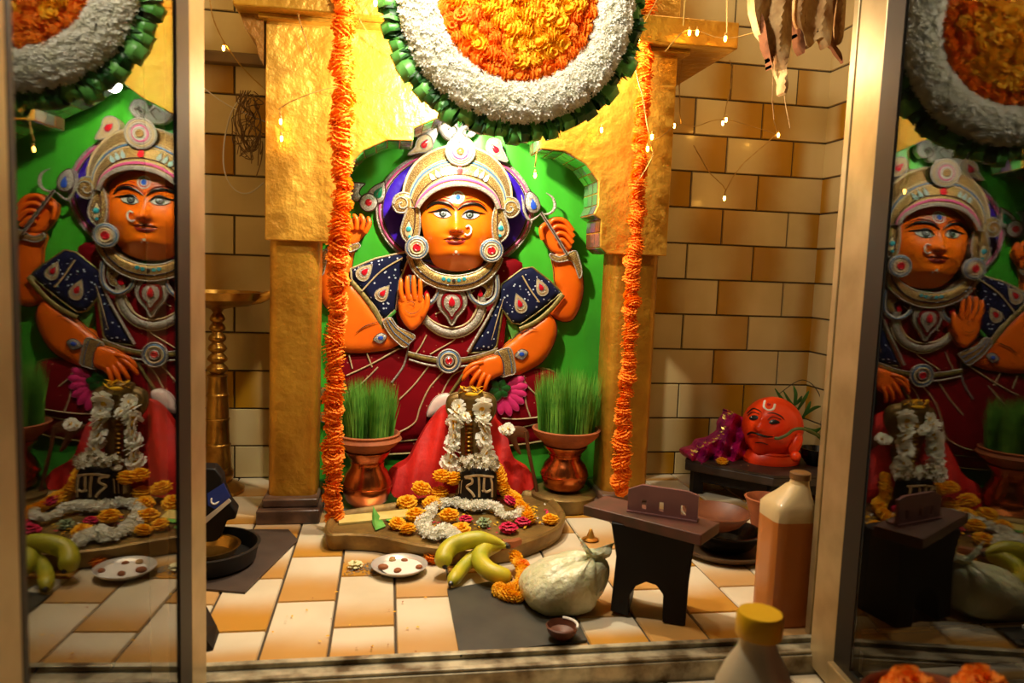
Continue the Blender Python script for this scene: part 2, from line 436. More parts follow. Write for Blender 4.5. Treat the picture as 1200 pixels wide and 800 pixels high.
# floor: columns run in depth, .1 wide, .2 long, half bond
X3, YP = .0239, 1.4823
def floor_tiles(name, x0, x1, y0, y1, z):
    rows = []; c = math.floor((x0-X3)/.1)
    while X3+.1*c < x1:
        a, b = max(X3+.1*c, x0), min(X3+.1*(c+1), x1)
        off = YP+(.1 if c % 2 else 0); y = off+math.floor((y0-off)/.2)*.2
        while y < y1:
            p, q = max(y, y0), min(y+.2, y1)
            if q-p > .008 and b-a > .008: rows.append((p, q, [(a, b)]))
            y += .2
        c += 1
    return tile_wall(name, lambda u, v, d: Vector((u, v, z-.003+d*.75)), rows, m_ftile)
def wtone(u, v): return (rt.choice([1.0, .95, .9, 1.05]), rt.choice([.9, 1, .8]))
floor_tiles('floor', AL, AR, 1.088, WY, 0)
floor_tiles('floor', -1.2, 1.6, .25, 1.028, -.03)
s = MB().bb((AL-.05, 1.05, -.4), (AR+.05, WY+.05, -.004)); tag(obj('floor', s, m_grout), kind='structure')
tag(obj('floor', MB().bb((-1.2, .25, -.4), (1.6, 1.05, -.034)), m_grout), kind='structure')
s = MB().bb((AL-.05, 1.05, CZ), (AR+.05, WY+.05, CZ+.05)); tag(obj('ceiling', s, m_ceil), kind='structure')
for a, b in (((AL-.05, 1.1, -.0), (AL-.002, WY+.05, CZ)), ((AR+.002, 1.1, 0), (AR+.05, WY+.05, CZ)), ((AL, WY+.002, 0), (AR, WY+.05, CZ))):
    tag(obj('wall_core', MB().bb(a, b), m_ceil), kind='structure')
# outer front walls either side of the opening, lintel (room side is dim)
JL, JR = -.268, .70
tag(obj('wall_outer_left', MB().bb((-1.3, 1.10, -.3), (JL-.045, 1.14, 1.8)), m_dim), kind='structure')
tag(obj('wall_outer_right', MB().bb((JR+.055, 1.10, -.3), (1.9, 1.14, 1.8)), m_dim), kind='structure')
tag(obj('wall_lintel', MB().bb((JL-.045, 1.10, 1.42), (JR+.055, 1.14, 1.8)), m_dim), kind='structure')
# thin brown slab standing in for a shadow band on left rear wall
z1 = at(260, 64, WY).z; z0 = at(260, 80, WY).z
tag(obj('trim_1', MB().bb((AL, WY-.035, z0+.006), (-.24, WY-.003, z1)), mat('shade_band', (120, 92, 56), .6, var=.3), bevel=.003), kind='structure')

# sliding-door track and jambs
tr = MB()
tr.bb((JL-.045, 1.030, -.035), (JR+.055, 1.086, -.002))
tr.bb((JL, 1.070, -.002), (JR, 1.082, .006)); tr.bb((JL, 1.034, -.002), (JR, 1.044, .003))
tag(obj('trim_2', tr, m_rail, bevel=.0015), kind='structure')
jr = MB(); jr.bb((JR, 1.05, .0), (JR+.055, 1.10, 1.42)); jr.bb((JR-.008, 1.085, .0), (JR+.0, 1.10, 1.42))
tag(obj('trim_3', jr, m_alu, bevel=.002), kind='structure')
jl = MB(); jl.bb((JL-.045, 1.05, .0), (JL, 1.10, 1.42)); jl.bb((JL, 1.092, 0), (JL+.004, 1.10, 1.42))
tag(obj('trim_4', jl, m_alu, bevel=.002), kind='structure')
tag(obj('trim_5', MB().bb((JL-.045, 1.045, 1.38), (JR+.055, 1.10, 1.42)), m_alu), kind='structure')

# glass doors, both swung out towards the room
m_glass = bpy.data.materials.new('dark_glass'); m_glass.use_nodes = True
_n = m_glass.node_tree; _n.nodes.remove(_n.nodes['Principled BSDF']); _g = _n.nodes.new('ShaderNodeBsdfGlass')
_g.inputs['Roughness'].default_value = 0; _g.inputs['IOR'].default_value = 1.52; _g.inputs['Color'].default_value = (.9, .9, .88, 1)
_n.links.new(_g.outputs[0], _n.nodes['Material Output'].inputs[0])
def glass_door(name, X, a, ya, yb, label_side, zb, zt, yg0, yg1):
    """leaf lies in the vertical plane through (X,1.1) whose inner face normal is (cos a, sin a); leaf spans depth yb..ya"""
    n = Vector((math.cos(a), math.sin(a), 0)); d = Vector((-math.sin(a), math.cos(a), 0))
    if d.y < 0: d = -d
    p0 = Vector((X, 1.1, 0)); sg = 1 if label_side == 'left' else -1   # inner side towards +x for the left leaf
    out = n*(-sg)
    def blk(mb, y1, y2, z1, z2, t0, t1):
        A = p0+d*((y1-1.1)/d.y); B = p0+d*((y2-1.1)/d.y)
        ps = [A+out*t0, B+out*t0, B+out*t1, A+out*t1]
        mb.prism([Vector((p.x, p.y, z1)) for p in ps], (0, 0, z2-z1))
    root = thing(name, None, None, p0+Vector((0, -.15, zb))); root['kind'] = 'structure'
    f = MB(); blk(f, yg1+.0, ya, zb, zt, -.002, .024); obj('stile', f, m_alu, root, bevel=.002)
    f = MB(); blk(f, yb, yg0, zb, zt, -.002, .024); obj('stile', f, m_alu, root, bevel=.002)
    f = MB(); blk(f, yg0, yg1, zb, zb+.045, -.012, .022); obj('bottom_rail', f, m_alu, root, bevel=.002)
    f = MB(); blk(f, yg0, yg1, zt-.045, zt, -.012, .022); obj('top_rail', f, m_alu, root, bevel=.002)
    gsk = MB(); w = .045; blk(gsk, yg1-w, yg1, zb+.045, zt-.045, -.002, .014); blk(gsk, yg0, yg0+.008, zb+.045, zt-.045, -.002, .014)
    blk(gsk, yg0+.008, yg1-w, zb+.045, zb+.055, -.002, .014); obj('gasket', gsk, m_gasket, root)
    g = MB(); blk(g, yg0+.008, yg1-w, zb+.052, zt-.05, 0, .004); obj('glass_pane', g, m_glass, root, sm_=False)
    return root
glass_door('door_1', -.226, -.0431, 1.012, .515, 'left', -.02, 1.40, .555, .948)
glass_door('door_2', .6745, -.1137, 1.040, .42, 'right', -.02, 1.40, .46, .965)

# ================================================================ GOLD SHRINE ARCH
FY, FB = 1.70, 1.83
AXc = (at(311, 150, FY).x + at(784, 250, FY).x)/2
xl, xr = at(311, 150, FY).x, at(784, 250, FY).x
arch = thing('shrine_arch', 'gold foil shrine arch with two columns around the orange deity', 'shrine', (AXc, FY+.05, 0))
# right half of the opening in world X,Z
hr = [(782,300),(712,297),(704,290),(704,272),(705,257),(696,251),(701,240),(702,212),(687,192),(662,177),(634,174),(634,160),(624,154),(600,140),(575,118)]
W = [at(x, y, FY) for x, y in hr]; inn = [(p.x, p.z) for p in W[1:]]
zb = W[0].z; inn[0] = (inn[0][0], zb)
apex = at(556, 104, FY); top = at(556, -60, FY).z
right = inn; left = [(2*AXc-x, z) for x, z in inn][::-1]
outline = [(xr, zb)]+right+[(AXc, apex.z)]+left+[(xl, zb), (xl, top), (xr, top)]
# fascia as strip: triangulate
def solid_xz(poly, y0, y1, mb, mi_face=0, mi_side=None):
    vv = [Vector((x, z)) for x, z in poly]
    ov, oe, of, *_ = delaunay_2d_cdt(vv, [], [list(range(len(vv)))], 1, 1e-6)
    n = len(ov); V = [Vector((v.x, y0, v.y)) for v in ov]+[Vector((v.x, y1, v.y)) for v in ov]; F = []
    cnt = set()
    for f in of:
        f = list(f); a, b, c = (V[i] for i in f[:3])
        if (b-a).cross(c-a).y > 0: f = f[::-1]
        F.append(tuple(f)); F.append(tuple(i+n for i in f[::-1]))
        for i in range(len(f)): cnt.add((f[i], f[(i+1) % len(f)]))
    mb.add(V, F, mi_face)
    o = len(mb.v)-2*n
    for a, b in cnt:
        if (b, a) not in cnt: mb.f.append((o+b, o+a, o+a+n, o+b+n)); mb.m.append(mi_face if mi_side is None else mi_side)
fa = MB(); solid_xz(outline, FY, FB, fa); obj('fascia', fa, m_gold, arch, bevel=.002)
# mirror mosaic lining inside the opening edge
mo = MB(); rr = random.Random(5)
full = right+[(AXc, apex.z)]+left
for i in range(len(full)-1):
    (xa, za), (xb, zb_) = full[i], full[i+1]; L = math.hypot(xb-xa, zb_-za); k = max(1, int(L/.022))
    nx, nz = -(zb_-za)/L, (xb-xa)/L
    for j in range(k):
        for q in range(3):
            t0, t1 = (j+.06)/k, (j+.94)/k; y0 = FY+.008+q*.04; y1 = y0+.036
            e = .0015+rr.random()*.001
            P_ = [Vector((xa+(xb-xa)*t+nx*e*s_, y, za+(zb_-za)*t+nz*e*s_)) for s_ in (1,) for t, y in ((t0, y0), (t1, y0), (t1, y1), (t0, y1))]
            mi = rr.choice([0, 0, 1, 2, 3])
            mo.prism(P_, Vector((-nx*.003, 0, -nz*.003)), mi)
obj('mosaic_lining', mo, [m_mosaic, mat('green_mirror', (90, 170, 90), .2, .5), mat('brown_mirror', (130, 90, 60), .25, .5), mat('mauve_mirror', (120, 96, 130), .25, .5)], arch, sm_=False)
def column(xa, xb, lab):
    a = Vector((xa, 0, 0)); c = MB(); w = xb-xa; cx = (xa+xb)/2; cyy = FY+.012+.055; r = .022; hx, hy = w/2, .055
    out = []
    for sx, sy, a0 in ((1, 1, 0), (-1, 1, 90), (-1, -1, 180), (1, -1, 270)):
        for k in range(5):
            an = math.radians(a0+22.5*k); out.append(Vector((cx+sx*(hx-r)+r*math.cos(an), cyy+sy*(hy-r)+r*math.sin(an), .05)))
    c.prism(out, (0, 0, zb-.05+.002)); o = obj('column', c, m_gold2, arch)
    b = MB(); b.bb((xa-.018, FY-.03, 0), (xb+.012, FB+.01, .032)); b.bb((xa-.008, FY-.012, .032), (xb+.006, FB, .052)); obj('column_base', b, m_marble, o, bevel=.004)
column(at(313, 400, FY).x, at(372, 400, FY).x, 'l'); column(at(716, 420, FY).x, at(770, 420, FY).x, 'r')
# cornice slab over the arch, stepped
zc1 = at(840, 52, 1.62).z; zc2 = at(840, 20, 1.62).z
co = MB(); co.bb((xl-.055, 1.64, zc1), (at(866, 40, 1.64).x, WY-.006, zc2)); co.bb((xl-.012, 1.675, zc1-.010), (xr+.02, FB+.02, zc1+.001)); obj('cornice', co, m_gold2, arch, bevel=.003)
# rough bracket under cornice, left
bk = MB(); bp = [(xl-.05, zc1), (xl-.004, zc1), (xl-.004, zc1-.1), (xl-.012, zc1-.085), (xl-.02, zc1-.05), (xl-.04, zc1-.03)]
solid_xz(bp, 1.69, FB, bk); obj('bracket', bk, m_goldrough, arch)

# green backdrop board
BY = 1.905
x0, x1 = at(372, 400, BY).x-.03, at(716, 400, BY).x+.03
bd = MB(); zt_ = at(556, 60, BY).z
N = 60; 
vs = []; 
for i in range(N+1):
    for j in range(41):
        x = x0+(x1-x0)*i/N; z = .035+(zt_-.035)*j/40
        y = BY-.003*math.sin(x*38+math.sin(z*5)*1.2)*max(0, 1-z*1.1)-.0015*math.sin(x*90+z*14)
        vs.append((x, y, z))
fs = [(i*41+j, (i+1)*41+j, (i+1)*41+j+1, i*41+j+1) for i in range(N) for j in range(40)]
bd.add(vs, fs); bk_ = MB().bb((x0, BY+.004, .0), (x1, BY+.02, zt_))
back = thing('backdrop_board', 'green satin covered backdrop board behind the deity', 'backdrop', ((x0+x1)/2, BY, 0))
obj('satin_cloth', bd, m_green, back); obj('board', bk_, m_wood, back)
sk = MB(); sk.bb((x0, BY-.02, 0), (x1, BY+.004, .036)); obj('foot_rail', sk, m_leaf, back)

# ================================================================ THE DEITY
YB = 1.898
idol = thing('deity_statue', 'orange faced four armed deity relief in maroon and navy velvet with silver crown', 'statue', (at(535, 500, YB).x, YB, .036))
OM = [m_orange, m_dark]
def rel(name, poly, mats, t=.008, b=.006, w=8, Yb=YB, step=4, yf=None, edge=None, par=None, smn=3):
    m = MB(); m.relief(sm(poly, smn) if smn else poly, Yb, t, b, w, step, 0, yf, edge); return obj(name, m, mats, par or idol)
# seat cushion strip & skirt
rel('seat', [(400,512),(440,508),(500,506),(560,508),(640,494),(662,490),(664,505),(640,516),(560,526),(480,531),(420,533),(398,526)], [m_maroon, m_olive], .004, .006, 10, edge=(1, .003))
skirt = rel('skirt', [(478,408),(440,411),(404,416),(392,430),(386,470),(388,500),(410,514),(450,518),(500,514),(560,510),(600,503),(640,494),(655,488),(656,460),(650,436),(625,430),(600,425),(583,410),(530,412)], [m_maroon, m_olive], .012, .012, 20, edge=(1, .0025), smn=3)
torso = rel('blouse', [(474,302),(455,330),(462,365),(474,398),(478,420),(530,428),(584,414),(592,385),(596,362),(606,330),(612,308),(585,300),(575,312),(535,325),(492,310)], m_maroon, .018, .012, 16)
sk_f = lambda x, y: YB-.027
for path, r, mi in (([(523,432),(510,446),(501,458),(492,478),(486,495),(468,506),(452,510)], .0022, 0), ([(503,428),(486,450),(468,468)], .002, 0), ([(406,440),(436,426),(468,408)], .0022, 0),
                    ([(480,399),(477,414),(472,430),(459,448)], .0026, 1), ([(408,460),(425,448),(443,430)], .002, 0), ([(409,416),(413,432)], .002, 0), ([(430,414),(436,430)], .002, 0),
                    ([(552,423),(543,438),(534,452),(527,462)], .0042, 2), ([(612,441),(618,452),(628,462)], .002, 0), ([(588,490),(606,491),(628,489),(650,486)], .002, 0), ([(614,440),(616,470),(622,490)], .002, 0), ([(545,432),(530,440),(518,460)], .002, 0)):
    obj('pleat_braid', MB().line(path, r, YB-.024, 0, 6), [m_cream, m_silver, m_olive][mi], idol)
for path in ([(504,415),(516,408),(531,399),(540,388)], [(510,368),(530,358),(556,340)], [(548,380),(556,366),(566,345)], [(486,416),(494,404),(500,392)]):
    obj('blouse_braid', MB().line(path, .0018, YB-.031, 0, 6), m_cream, idol)
# navy shawl
shl = rel('shawl', [(411,315),(440,303),(476,295),(479,302),(468,330),(464,362),(449,376),(440,360),(425,342),(412,327)], [m_navy, m_cream], .029, .009, 8, edge=(1, .0028), smn=0)
shr = rel('shawl', [(612,315),(588,333),(583,351),(570,378),(556,403),(549,414),(577,411),(582,405),(589,363),(600,378),(610,380),(634,363),(658,343),(648,332),(639,325),(624,313)], [m_navy, m_olive], .029, .009, 8, edge=(1, .0026), smn=0)
shY = YB-.039
m = MB(); m.line([(411,329),(425,345),(438,363),(449,385)], .006, YB-.033, 0, 8, flat=.5); m.line([(449,378),(464,364)], .004, YB-.035, 1); obj('border_braid', m, [m_olive, m_leafl], shl)
m = MB(); m.line([(609,386),(628,377),(646,362),(660,345)], .006, YB-.033, 0, 8, flat=.5); m.line([(584,346),(574,368),(560,392),(548,412)], .0035, YB-.038, 1); obj('border_braid', m, [m_olive, m_silver], shr)
m = MB(); m.line([(424,341),(446,318),(472,302)], .002, shY, 0); obj('seam_braid', m, m_cream, shl)
m = MB(); m.line([(612,323),(622,340),(632,354)], .002, shY, 0); m.line([(576,398),(584,370),(590,350)], .0015, shY+.003, 0); obj('seam_braid', m, m_cream, shr)
rel('green_gusset', [(591,364),(600,376),(610,387),(600,397),(596,385)], m_leafl, .018, .003, 4, smn=0)
def motif(par, cx, cy, w, h, ang, Y, gem=m_red, k=(1, .68, .4)):
    m = MB(); d = drop(cx, cy, w, h, ang)
    m.relief(d, Y+.01, .010, .002, 2, 3, 0, edge=(1, .0011)); m.relief(scalep(d, k[1]), Y, .0025, .001, 2, 3, 1, edge=(0, .0008)); m.relief(scalep(d, k[2]), Y, .0045, .002, 2, 2.5, 2)
    return obj('paisley_motif', m, [m_cream, m_silver, gem], par)
for a in ((428,318,20,24,45),(449,343,18,22,40)): motif(shl, *a, shY)
for a in ((609,355,17,24,-20),(634,336,16,22,-25)): motif(shr, *a, shY)

# arms (continuous relief limbs with dark painted outline)
def limb(name, poly, t=.012, b=.016, w=12, smn=3): return rel(name, poly, OM, t, b, w, edge=(1, .0013), smn=smn)
limb('left_raised_arm', [(404,268),(420,284),(416,294),(413,310),(411,330),(402,345),(396,362),(384,362),(376,350),(373,330),(376,306),(384,290),(392,274)], .010, .014)
limb('left_forearm', [(411,330),(400,342),(392,365),(388,392),(396,410),(414,414),(435,413),(458,409),(475,397),(470,384),(455,374),(442,366),(430,350),(420,338)], .024, .014)
limb('right_raised_arm', [(646,297),(649,315),(650,330),(655,344),(646,356),(640,364),(648,372),(660,377),(672,374),(681,356),(684,335),(681,312),(674,294),(660,292)], .012, .014)
limb('right_forearm', [(642,367),(628,377),(612,388),(600,398),(590,406),(584,416),(588,434),(604,440),(620,434),(636,424),(648,406),(653,388),(650,375)], .024, .014)
for p_ in ([(417,390),(428,382),(446,376)], [(612,390),(622,385),(630,386)]): obj('arm_crease', MB().line(p_, .0014, YB-.041, 0, taper=True), m_dark, idol)

def hand(name, palm, fingers, Y, t, nails=None, Yb=YB-.03, par=None, creases=()):
    h = MB(); h.relief(sm(palm, 4), Yb, t, .008, 7, 3, 0, edge=(1, .0010))
    for (path, r) in fingers:
        p = smooth(path, 5); pp = [at(x, y, Y-.004-.004*math.sin(PI*i/(len(p)-1))) for i, (x, y) in enumerate(p)]
        n = len(pp); rs = [r*(1.06-.22*i/(n-1)) for i in range(n)]; rs[-1] *= .55; rs[-2] *= .85
        h.tube(pp, rs, 10, 0)
        # dark painted side lines between fingers
        q = [pt+Vector((r*.95, .002, 0)) for pt in pp[1:]]
        h.tube(q, .0007, 4, 1)
    for c in creases: h.line(c, .0008, Y-.0125, 1, 5, taper=True)
    return obj(name, h, OM, par or idol)
# blessing palm
HY = YB-.048
hand('blessing_hand', [(467,350),(470,345),(480,343),(491,344),(497,350),(501,360),(499,371),(490,383),(482,387),(474,380),(468,368),(466,354)],
     [([(472,352),(469.6,340),(470,327)], .0060), ([(479,350),(477.2,337),(477.4,323.5)], .0064), ([(486,350),(485,337),(484.8,322.5)], .0064), ([(492,352),(492.6,339),(492.2,326)], .0060), ([(495,370),(500.5,358),(500.5,344)], .0068)],
     HY, .018, creases=([(474,362),(480,367),(488,366),(494,360)], [(476,356),(481,353),(486,356),(482,360)], [(481,366),(483,374)]))
# lowered hand
hand('lowered_hand', [(586,417),(572,418),(560,424),(551,433),(552,440),(560,446),(570,448),(580,443),(590,436)],
     [([(560,428),(549,436),(542,446)], .0066), ([(563,434),(556,443),(551,452)], .0062), ([(568,438),(563,447),(560,456)], .0062), ([(574,440),(570,449),(568,458)], .0058), ([(566,424),(552,428),(543,438)], .0058)],
     HY, .018)
# right raised fist with trident
fy = YB-.03
hand('raised_fist', [(633,266),(641,258),(655,254),(668,262),(672,276),(670,290),(664,297),(650,297),(641,288),(635,278)],
     [([(671,270),(662,259),(650,257),(644,263)], .0062), ([(672,277),(663,267),(652,265),(646,271)], .006), ([(671,284),(663,275),(655,273),(650,279)], .0058), ([(668,290),(661,282),(656,281),(653,286)], .0054), ([(636,280),(634,268),(640,263)], .006)],
     YB-.03, .012, Yb=YB-.008)
hand('raised_hand', [(404,266),(412,256),(422,254),(430,260),(431,270),(424,280),(414,288),(404,284)],
     [([(424,268),(426,258),(422,251)], .0056), ([(418,268),(418,257),(414,251)], .0056), ([(412,268),(410,258),(406,253)], .0056), ([(407,272),(403,263),(399,258)], .0052), ([(428,272),(433,262),(431,254)], .0058)],
     YB-.03, .012, Yb=YB-.008)
# trident in raised fist
tr_ = MB(); ty = YB-.046
tr_.line([(634,249),(645,266),(655,282),(665,299)], .0042, ty, 0, 8); tr_.line([(634,249),(645,266),(655,282),(665,299)], .0016, ty-.005, 1)
tr_.line([(633,251),(622,258),(615,250),(613,238),(611,228)], .0042, ty+.01, 0, 8, taper=True); tr_.line([(633,251),(644,250),(650,243),(648,232),(640,226)], .0042, ty+.01, 0, 8, taper=True)
tr_.relief(sm([(620,224),(629,230),(633,240),(630,248),(622,249),(616,242),(616,232)], 3), YB, .034, .004, 4, 3, 0, edge=(1, .001)); tr_.relief(drop(625, 239, 8, 13, -10), YB, .040, .002, 3, 2.5, 2)
obj('trident', tr_, [m_silver, m_dark, m_bgem], idol)
# left ornament: drum, disc, drop
lo = MB()
lo.relief(drop(444, 224, 24, 28, 30), YB, .016, .004, 4, 3, 0, edge=(1, .0014)); lo.relief(drop(444, 225, 12, 15, 30), YB, .022, .003, 3, 2.5, 2)
lo.relief(circ(432, 237, 10.5), YB, .020, .003, 3, 3, 0, edge=(1, .0016)); lo.relief(circ(432, 237, 4), YB, .025, .003, 2, 2, 3)
lo.relief(sm([(412,214),(428,215),(424,219),(421,226),(425,232),(418,236),(411,230),(413,220)], 3), YB, .016, .003, 3, 3, 0, edge=(1, .0014))
obj('hand_drum', lo, [m_silver, m_dark, m_ggem, m_red], idol)
# bangles and armlets
def band(name, poly, Y, lines=(), mats=(m_silver, m_blueb, m_glit), t=.008):
    m = MB(); m.relief(sm(poly, 3), Y+t, t, .003, 4, 3, 2, edge=(0, .0018))
    for l in lines: m.line(l, .0012, Y-.003, 1)
    return obj(name, m, list(mats), idol)
band('bangle', [(449,377),(458,372),(466,383),(486,393),(481,401),(474,407),(462,398),(454,388)], YB-.043, ([(453,375),(462,390),(479,404)], [(456,374),(466,386),(483,398)]))
band('bangle', [(580,414),(589,409),(598,408),(602,420),(604,436),(596,440),(587,441),(585,428)], YB-.043, ([(584,412),(590,426),(591,440)], [(595,409),(599,424),(600,437)]))
band('bangle', [(645,297),(656,301),(672,294),(677,298),(682,318),(679,326),(674,312),(668,305),(655,307),(646,303)], YB-.033, ())
band('bangle', [(409,289),(420,285),(421,290),(410,295)], YB-.03, ())
band('armlet', [(375,300),(381,292),(384,296),(381,312),(378,322),(373,318)], YB-.026, ())
for cx, cy in ((445.5, 396), (611, 415)):
    m = MB(); m.relief(sm([(cx-8,cy+1),(cx,cy-6),(cx+8,cy-2),(cx+2,cy+6),(cx-4,cy+5)], 3), YB-.036, .006, .002, 3, 2.5, 0, edge=(1, .0009)); m.relief(circ(cx+.5, cy, 3.2, 12, 2.4), YB-.036, .009, .0015, 2, 2, 2)
    obj('arm_jewel', m, [m_silver, m_dark, m_bgem], idol)
# belt
m = MB(); m.line([(478,414),(500,420),(526,423),(555,420),(583,411)], .0065, YB-.030, 0, 8, flat=.5); m.line([(479,421),(500,427),(526,430),(555,427),(580,417)], .003, YB-.030, 1)
m.line([(478,412),(500,417),(526,420),(555,417),(583,408)], .0016, YB-.034, 1)
belt = obj('belt', m, [m_olive, m_silver], idol)
def medal(name, cx, cy, r, Y, layers, par=None, edge=True):
    """layers: (radius factor, material, raise)"""
    m = MB(); ms = [l[1] for l in layers]
    for i, (k, _, h) in enumerate(layers):
        m.relief(circ(cx, cy, r*k, 22), Y+.01, .010+h, .0015, 2, 3 if r*k > 5 else 2, i, edge=(i, r*.00016+.0004) if edge else None)
    return obj(name, m, ms, par or idol)
medal('belt_rosette', 526, 423, 13.5, YB-.038, ((1, m_silver, 0), (.8, m_blueb, .001), (.68, m_cream, .002), (.45, m_dark, .003), (.36, m_silver, .004), (.22, m_red, .005)), belt)

# halo
hal = rel('halo', circ(533, 246, 92, 48, 73), [m_silver, m_silver], .006, .002, 4, edge=(1, .002), smn=0)
rel('halo_satin', circ(533, 246, 84, 44, 66), m_purple, .011, .004, 10, smn=0, par=hal)
m = MB(); m.line(circ(533, 246, 88, 44, 69), .0028, YB-.009, 0, 6, closed=True); m.line(circ(533, 246, 85, 44, 66.5), .0014, YB-.010, 1, 6, closed=True); obj('halo_braid', m, [m_pinkb, m_dark], hal)

# face: modelled height field
def gs(x, s_): return math.exp(-(x/s_)**2)
def facey(x, y):
    u = (x-535.5)/47; v = (y-262)/60
    h = .066*math.sqrt(max(.02, 1-.9*(u*u+v*v)))
    ny = (y-242)/(269-242)
    if 0 < ny: h += .017*min(ny, 1)**1.4*gs(x-534.5, 4.6+1.2*min(ny, 1))*(1 if y < 270 else gs(y-270, 2.6))
    h += .009*gs(x-534.5, 9)*gs(y-268, 4.5)
    h += .0055*gs(x-534, 13)*gs(y-278.6, 2.3) + .0062*gs(x-534, 11)*gs(y-283.6, 2.6) - .003*gs(x-534, 14)*gs(y-281, .9)
    h += .010*gs(x-535, 13)*gs(y-295, 8)
    h -= .006*(gs(x-519.5, 12)*gs(y-249, 7)+gs(x-551, 12)*gs(y-250.5, 7))
    h += .004*(gs(x-519.5, 6.5)*gs(y-250.3, 3.6)+gs(x-551, 6.5)*gs(y-252, 3.6))
    h += .0035*(gs(x-515, 14)*gs(y-240, 5)+gs(x-556, 14)*gs(y-241, 5))
    h += .006*(gs(x-509, 13)*gs(y-273, 12)+gs(x-562, 13)*gs(y-274, 12))
    k = min(max((y-297)/20, 0), 1); return YB-.012-h*(1-.35*k*k*(3-2*k))
m = MB(); m.relief(sm([(493,224),(493,250),(495,268),(499,286),(504,300),(512,312),(536,318),(561,312),(570,299),(576,284),(578,268),(580,250),(581,228),(560,206),(537,200),(512,206)], 4), YB, step=2.0, yf=facey)
face = obj('face', m, [m_face, m_dark], idol)
off = lambda d: (lambda x, y: facey(x, y)-d)
def eye(cx, cy, tail):
    s_ = 1 if tail > 0 else -1
    e = MB(); e.relief(sm([(cx-10*s_,cy+1.5),(cx-5*s_,cy-3.6),(cx+1*s_,cy-4.6),(cx+7*s_,cy-2.5),(cx+11*s_,cy-.2),(cx+5*s_,cy+3.6),(cx-3*s_,cy+4.2)], 4), YB-.05, step=2, yf=off(.0006))
    o = obj('eye', e, m_white, face)
    e = MB(); e.relief(circ(cx-.3, cy-.4, 4.8, 16, 4.4), YB-.05, step=1.6, yf=off(.0012)); e.relief(circ(cx-.3, cy-.4, 2.7, 14, 2.6), YB-.05, step=1.5, mi=1, yf=off(.0017)); e.relief(circ(cx-.3, cy-.4, 1.7, 10), YB-.05, step=1.5, mi=0, yf=off(.0021)); e.relief(circ(cx-1.2, cy-1.6, .7, 8), YB-.05, step=1.5, mi=2, yf=off(.0026))
    obj('iris', e, [m_black, mat('grey_iris', (120, 130, 130), .3), m_white], o)
    e = MB(); e.line([(cx-10*s_,cy+1.6),(cx-5*s_,cy-3.8),(cx+1*s_,cy-5),(cx+8*s_,cy-3.2),(cx+18*s_,cy-1.8)], .0034, off(.0004), 0, 6, taper=True)
    e.line([(cx-9*s_,cy+2.2),(cx-3*s_,cy+4.6),(cx+5*s_,cy+4),(cx+12*s_,cy+.4)], .0012, off(.0003), 0, 6, taper=True); obj('eyelid_line', e, m_black, o)
eye(519.6, 250.3, -1); eye(550.6, 252, 1)
for path in ([(533,246),(526,239.5),(515,237),(506,239.5),(499.5,246)], [(536,246),(544,240.3),(555.5,238.6),(564,241),(571,247.5)]):
    m = MB(); m.line(path, .0040, off(.0003), 0, 6, taper=True); m.line([(x, y-3.2) for x, y in path], .0018, off(.0002), 1, 5, taper=True); obj('eyebrow', m, [m_black, m_lip], face)
m = MB(); m.relief(sm([(519.5,280.4),(527,278),(532,277),(534.5,278),(537,277),(542,278),(548,280.6),(541,282),(534,282.2),(527,281.8)], 3), YB-.06, step=1.8, yf=off(.0006))
m.relief(sm([(522,281.6),(528,282.2),(534,282.6),(541,282.2),(546,281.2),(541,285.6),(534,287),(528,285.8)], 3), YB-.06, step=1.8, mi=1, yf=off(.0008)); obj('lips', m, [m_lip, mat('lower_lip', (138, 20, 8), .5)], face)
m = MB(); m.line([(527,271),(530,272.4),(533,271.6)], .0009, off(.0002)); m.line([(537,271.8),(540,272.4),(543,270.6)], .0009, off(.0002)); obj('nostril', m, m_lip, face)
m = MB(); m.line([(546,266),(549.5,264.4),(552,268),(551.4,273),(547.6,275.6),(544.6,274)], .0022, off(.0035), 0, 8); obj('nose_ring', m, m_white, face)
m = MB(); m.relief(circ(536.8, 231, 7.6, 20), YB-.03, step=2, yf=off(.001)); m.relief(circ(536.8, 231, 5.6, 18), YB-.03, step=2, mi=1, yf=off(.0014)); m.relief(circ(536.8, 231, 4.6, 16), YB-.03, step=2, mi=0, yf=off(.0018)); m.relief(circ(536.8, 231, 3.0, 12), YB-.03, step=1.6, mi=2, yf=off(.0024))
for sx in (-1, 1):
    for dy in (-2, 2): m.line([(536.8+sx*9.5, 231+dy-.3), (536.8+sx*17, 230+dy-.8)], .0009, off(.0004), 1)
m.line([(533.5,241.5),(536.8,244.5),(540,241.5)], .001, off(.0004), 1)
obj('third_eye', m, [m_white, m_red, m_bgem], face)
m = MB(); m.relief(circ(534.5, 295, 1.8, 10), YB-.06, step=1.5, yf=off(.0014)); m.relief(circ(531.5, 298, 1.1, 8), YB-.06, step=1.5, yf=off(.0012)); m.relief(circ(537.5, 298, 1.1, 8), YB-.06, step=1.5, yf=off(.0012)); obj('chin_dots', m, m_white, face)
rel('hair', [(488,226),(492,214),(536,198),(582,216),(588,234),(586,262),(586,302),(570,306),(500,304),(488,300),(490,270)], m_black, .020, .014, 14)

